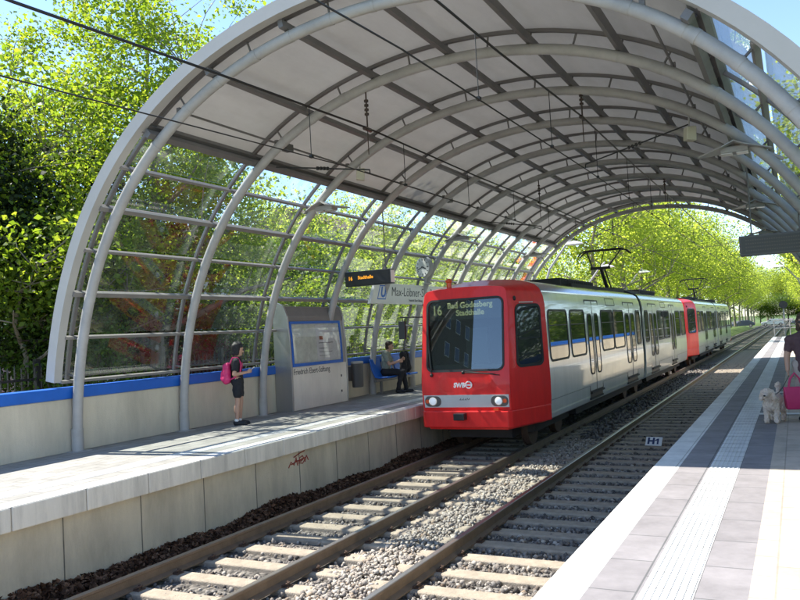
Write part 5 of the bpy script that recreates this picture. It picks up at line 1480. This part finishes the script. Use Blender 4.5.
# --- seated person on the blue bench (faces the track)
def person_seated():
    r = empty('person', (-9.42, 17.80, .905), R(14), 'person in a grey green shirt and dark trousers sitting on the blue bench', 'person')
    cp = []; bl = []; hc = (.03, 0, 1.20)
    head(cp, bl, hc, .95, (1, -.02, -.05))
    cp += [((-.06, 0, 1.02), (.0, 0, 1.14), .055, .05), ((-.08, 0, .98), (-.10, 0, .68), .11, .105), ((-.08, -.09, .96), (-.10, -.06, .68), .085, .08), ((-.08, .09, .96), (-.10, .06, .68), .085, .08), ((-.11, -.07, .55), (-.11, .07, .55), .11, .11), ((-.10, 0, .7), (-.11, 0, .55), .11, .12)]
    for s in (-1, 1):
        cp += [((-.08, s*.09, .54), (.32, s*.11, .52), .085, .062), ((.32, s*.11, .52), (.30+.08*s, s*.10, .10), .06, .04), ((.29+.08*s, s*.10, .05), (.44+.08*s, s*.11, .035), .04, .028)]
    sh_, el, wr = (-.08, -.19, .98), (.05, -.27, .75), (.27, -.17, .80); cp += [((-.08, -.1, 1.0), sh_, .065, .058), (sh_, el, .05, .04), (el, wr, .04, .027)]; hand(cp, wr, (.9, .3, .1), (.1, .2, .9), (.2, -.9, .2), .9)
    sh_, el, wr = (-.08, .19, .98), (.03, .24, .74), (.28, .16, .84); cp += [((-.08, .1, 1.0), sh_, .065, .058), (sh_, el, .05, .04), (el, wr, .04, .027)]; hand(cp, wr, (.9, -.3, .2), (.1, -.2, .9), (.2, .9, .2), .9)
    flesh('body', cp, M['skin'], r, .010, 4, bl); face(r, hc, .95, (1, -.02, -.05))
    sc = [((-.08, 0, .98), (-.10, 0, .66), .122, .122), ((-.08, -.09, .96), (-.10, -.06, .66), .097, .095), ((-.08, .09, .96), (-.10, .06, .66), .097, .095)]
    for sh_, el in (((-.08, -.19, .98), (.0, -.24, .84)), ((-.08, .19, .98), (-.01, .225, .83))): sc += [((-.08, sh_[1]*.5, 1.0), sh_, .074, .068), (sh_, el, .062, .058)]
    flesh('shirt', sc, M['cloth_grey'], r, .013, 3)
    tr2 = [((-.11, -.07, .55), (-.11, .07, .55), .122, .122)]
    for s in (-1, 1): tr2 += [((-.08, s*.09, .54), (.32, s*.11, .52), .097, .074), ((.32, s*.11, .52), (.30+.08*s, s*.10, .11), .072, .058)]
    flesh('trousers', tr2, M['cloth_black'], r, .013, 3)
    for s in (-1, 1): flesh('shoe', [((.27+.08*s, s*.10, .045), (.46+.08*s, s*.112, .035), .05, .038)], M['shoe'], r, .01, 3)
    c = np.array(hc); flesh('hair', [(c + (-.03, 0, .05), c + (-.06, 0, -.02), .098, .075), (c + (.03, 0, .08), c + (-.03, 0, .075), .055, .075)], M['hair_br'], r, .011, 3)
person_seated()
r = empty('travel_bag', (-9.30, 18.42, 1.36), R(8), 'black upright bag standing on the blue seat beside the seated person', 'bag')
flesh('bag_body', [((0, -.12, .10), (.0, -.10, .50), .10, .10), ((0, .12, .10), (0, .10, .50), .10, .10), ((.09, 0, .14), (.08, 0, .32), .09, .07)], M['cloth_black'], r, .015, 3)
b = MB(); b.tube([(0, -.06, .60), (0, -.04, .68), (0, .04, .68), (0, .06, .60)], .012, 6); b.build('handle', M['black'], r, True)

# --- woman with sunglasses at the right edge (faces the viewer)
WX, WY = .085, 12.25
def person_right():
    r = empty('person', (WX, WY, .914), R(-97), 'person in sunglasses and a mauve brown top walking a dog on the near platform', 'person')
    cp = []; bl = []; hc = (.02, 0, 1.355)
    head(cp, bl, hc, .95, (1, -.05, -.03))
    cp += [((-.02, 0, 1.17), (.0, 0, 1.29), .055, .05), ((-.02, 0, 1.14), (-.01, 0, .96), .115, .105), ((-.01, -.085, 1.10), (-.01, -.06, .95), .085, .08), ((-.01, .085, 1.10), (-.01, .06, .95), .085, .08), ((-.01, 0, .96), (-.01, 0, .78), .115, .14), ((-.01, -.07, .78), (-.01, .07, .78), .11, .11)]
    for s in (-1, 1):
        cp += [((-.01, s*.085, .76), (.02, s*.08, .42), .092, .058), ((.02, s*.08, .42), (-.02, s*.08, .10), .058, .038), ((-.03, s*.08, .05), (.11, s*.10, .035), .038, .028)]
    sh_, el, wr = (-.01, -.195, 1.12), (.00, -.245, .88), (.09, -.235, .70); cp += [((-.01, -.1, 1.14), sh_, .065, .06), (sh_, el, .052, .042), (el, wr, .042, .028)]; hand(cp, wr, (.15, .1, -1), (1, .1, .1), (.1, -1, .1), 1.3)
    sh_, el, wr = (-.01, .195, 1.12), (-.02, .25, .88), (.10, .22, .72); cp += [((-.01, .1, 1.14), sh_, .065, .06), (sh_, el, .052, .042), (el, wr, .042, .028)]; hand(cp, wr, (.2, -.1, -1), (1, -.1, .1), (.1, 1, .1), 1.0)
    flesh('body', cp, M['skin'], r, .009, 4, bl); face(r, hc, .95, (1, -.05, -.03), True)
    sc = [((-.02, 0, 1.14), (-.01, 0, .96), .127, .12), ((-.01, -.085, 1.10), (-.01, -.06, .95), .097, .094), ((-.01, .085, 1.10), (-.01, .06, .95), .097, .094), ((-.01, 0, .96), (-.01, 0, .74), .13, .158)]
    for s in (-1, 1): sc += [((-.01, s*.10, 1.14), (-.01, s*.195, 1.12), .076, .070), ((-.01, s*.195, 1.12), (-.008, s*.225, .99), .064, .060)]
    flesh('top', sc, M['cloth_mauve'], r, .012, 3)
    tr2 = [((-.01, -.07, .76), (-.01, .07, .76), .122, .122)]
    for s in (-1, 1): tr2 += [((-.01, s*.085, .76), (.02, s*.08, .42), .105, .078), ((.02, s*.08, .42), (-.01, s*.08, .22), .076, .066)]
    flesh('trousers', tr2, M['cloth_beige'], r, .013, 3)
    for s in (-1, 1): flesh('shoe', [((-.04, s*.08, .04), (.13, s*.102, .032), .046, .036)], M['shoe'], r, .009, 3)
    c = np.array(hc); flesh('hair', [(c + (-.035, 0, .045), c + (-.06, 0, -.06), .100, .08), (c + (-.01, .065, .03), c + (-.03, .07, -.09), .042, .035), (c + (-.01, -.065, .03), c + (-.03, -.07, -.09), .042, .035), (c + (.025, 0, .088), c + (-.03, 0, .08), .058, .08)], M['hair_br'], r, .011, 3)
person_right()
hx, hy, hz = WX - .235, WY - .14, .914 + .66
r = empty('shoulder_bag', (WX - .165, WY - .20, .914 + .17), R(-75), 'crimson pink shopping bag carried by the person in sunglasses', 'bag')
b = MB(); b.loft([[(.05*s, -.15*s2, z), (.05*s, .15*s2, z), (-.05*s, .15*s2, z), (-.05*s, -.15*s2, z)] for s, s2, z in ((.9, .82, 0), (1.15, .9, .04), (1.1, .98, .18), (.6, 1.0, .31))], True, True); b.build('bag_body', M['pinkbag'], r, True, .012)
for x in (-.025, .025):
    b = MB(); b.tube([(x, -.09, .29), (x, -.06, .42), (x*.4, 0, .50), (x, .06, .42), (x, .09, .29)], .009, 6); b.build('handle', M['pinkbag'], r, True)

# --- cream curly dog
DX, DY = -.36, 12.02
def dog():
    r = empty('dog', (DX, DY, .914), R(-104), 'cream curly haired dog standing beside the person in sunglasses', 'dog')
    cp = []
    cp += [((.14, 0, .29), (-.16, 0, .30), .095, .085), ((.13, 0, .25), (-.02, 0, .26), .095, .08), ((.17, 0, .32), (.25, 0, .41), .068, .058), ((.26, 0, .425), (.29, 0, .43), .066, .06), ((.30, 0, .41), (.375, 0, .392), .042, .030),
           ((-.20, 0, .35), (-.25, 0, .46), .026, .022), ((-.25, 0, .46), (-.24, 0, .50), .036, .034)]
    for s in (-1, 1):
        cp += [((.26, s*.058, .44), (.25, s*.082, .35), .028, .034)]
        cp += [((.14, s*.062, .25), (.125, s*.065, .14), .048, .036), ((.125, s*.065, .14), (.14, s*.065, .03), .036, .034), ((.14, s*.065, .025), (.165, s*.065, .022), .030, .024)]
        cp += [((-.14, s*.062, .27), (-.10, s*.07, .18), .062, .046), ((-.10, s*.07, .18), (-.185, s*.07, .115), .042, .032), ((-.185, s*.07, .115), (-.165, s*.07, .03), .032, .033), ((-.165, s*.07, .025), (-.14, s*.07, .022), .030, .024)]
    old = random.getstate(); random.seed(5)
    curls = []
    for a, c, ra, rb in [q[:4] for q in cp]:
        a = np.array(a); c = np.array(c); L = np.linalg.norm(c-a)
        for k in range(int(6 + 60*L*(ra+rb)*12)):
            t = random.random(); p = a + (c-a)*t; d = unit([random.gauss(0, 1) for _ in range(3)]); rr = ra + (rb-ra)*t
            if p[2] + d[2]*rr < .012: continue
            curls.append((p + d*rr*.92, p + d*rr*1.0, random.uniform(.009, .017), .008))
    random.setstate(old)
    fo = flesh('body', [tuple(list(c) ) for c in cp + curls], M['fur'], r, .0075, 1)
    tx = bpy.data.textures.new('curls', 'CLOUDS'); tx.noise_scale = .022; tx.noise_depth = 2
    dm = fo.modifiers.new('curls', 'DISPLACE'); dm.texture = tx; dm.strength = .030; dm.mid_level = .45
    for s in (-1, 1):
        b = MB(); b.ball((.325, s*.033, .432), .010, 8, 6); b.build('eye', M['black'], r, True)
    b = MB(); b.ball((.405, 0, .398), (.014, .017, .013), 8, 6); b.build('nose', M['black'], r, True)
    b = MB(); b.tube([(.215+.058*math.cos(a)*.5, .062*math.sin(a), .375 + .03*math.cos(a)) for a in [2*PI*i/16 for i in range(16)]], .008, 6, False, None, True); b.build('collar', M['pinkbag'], r, True)
dog()
b = MB(); P = []
a0 = np.array((DX - .06, DY - .18, .914 + .40)); a1 = np.array((hx, hy, hz - .03))
for i in range(9):
    t = i/8; p = a0 + (a1-a0)*t; p[2] -= .10*math.sin(PI*t); P.append(p)
b.tube(P, .005, 5); tag(b.build('dog_leash', M['black'], None, True), 'thin dark leash from the cream dog to the person in sunglasses', 'leash')
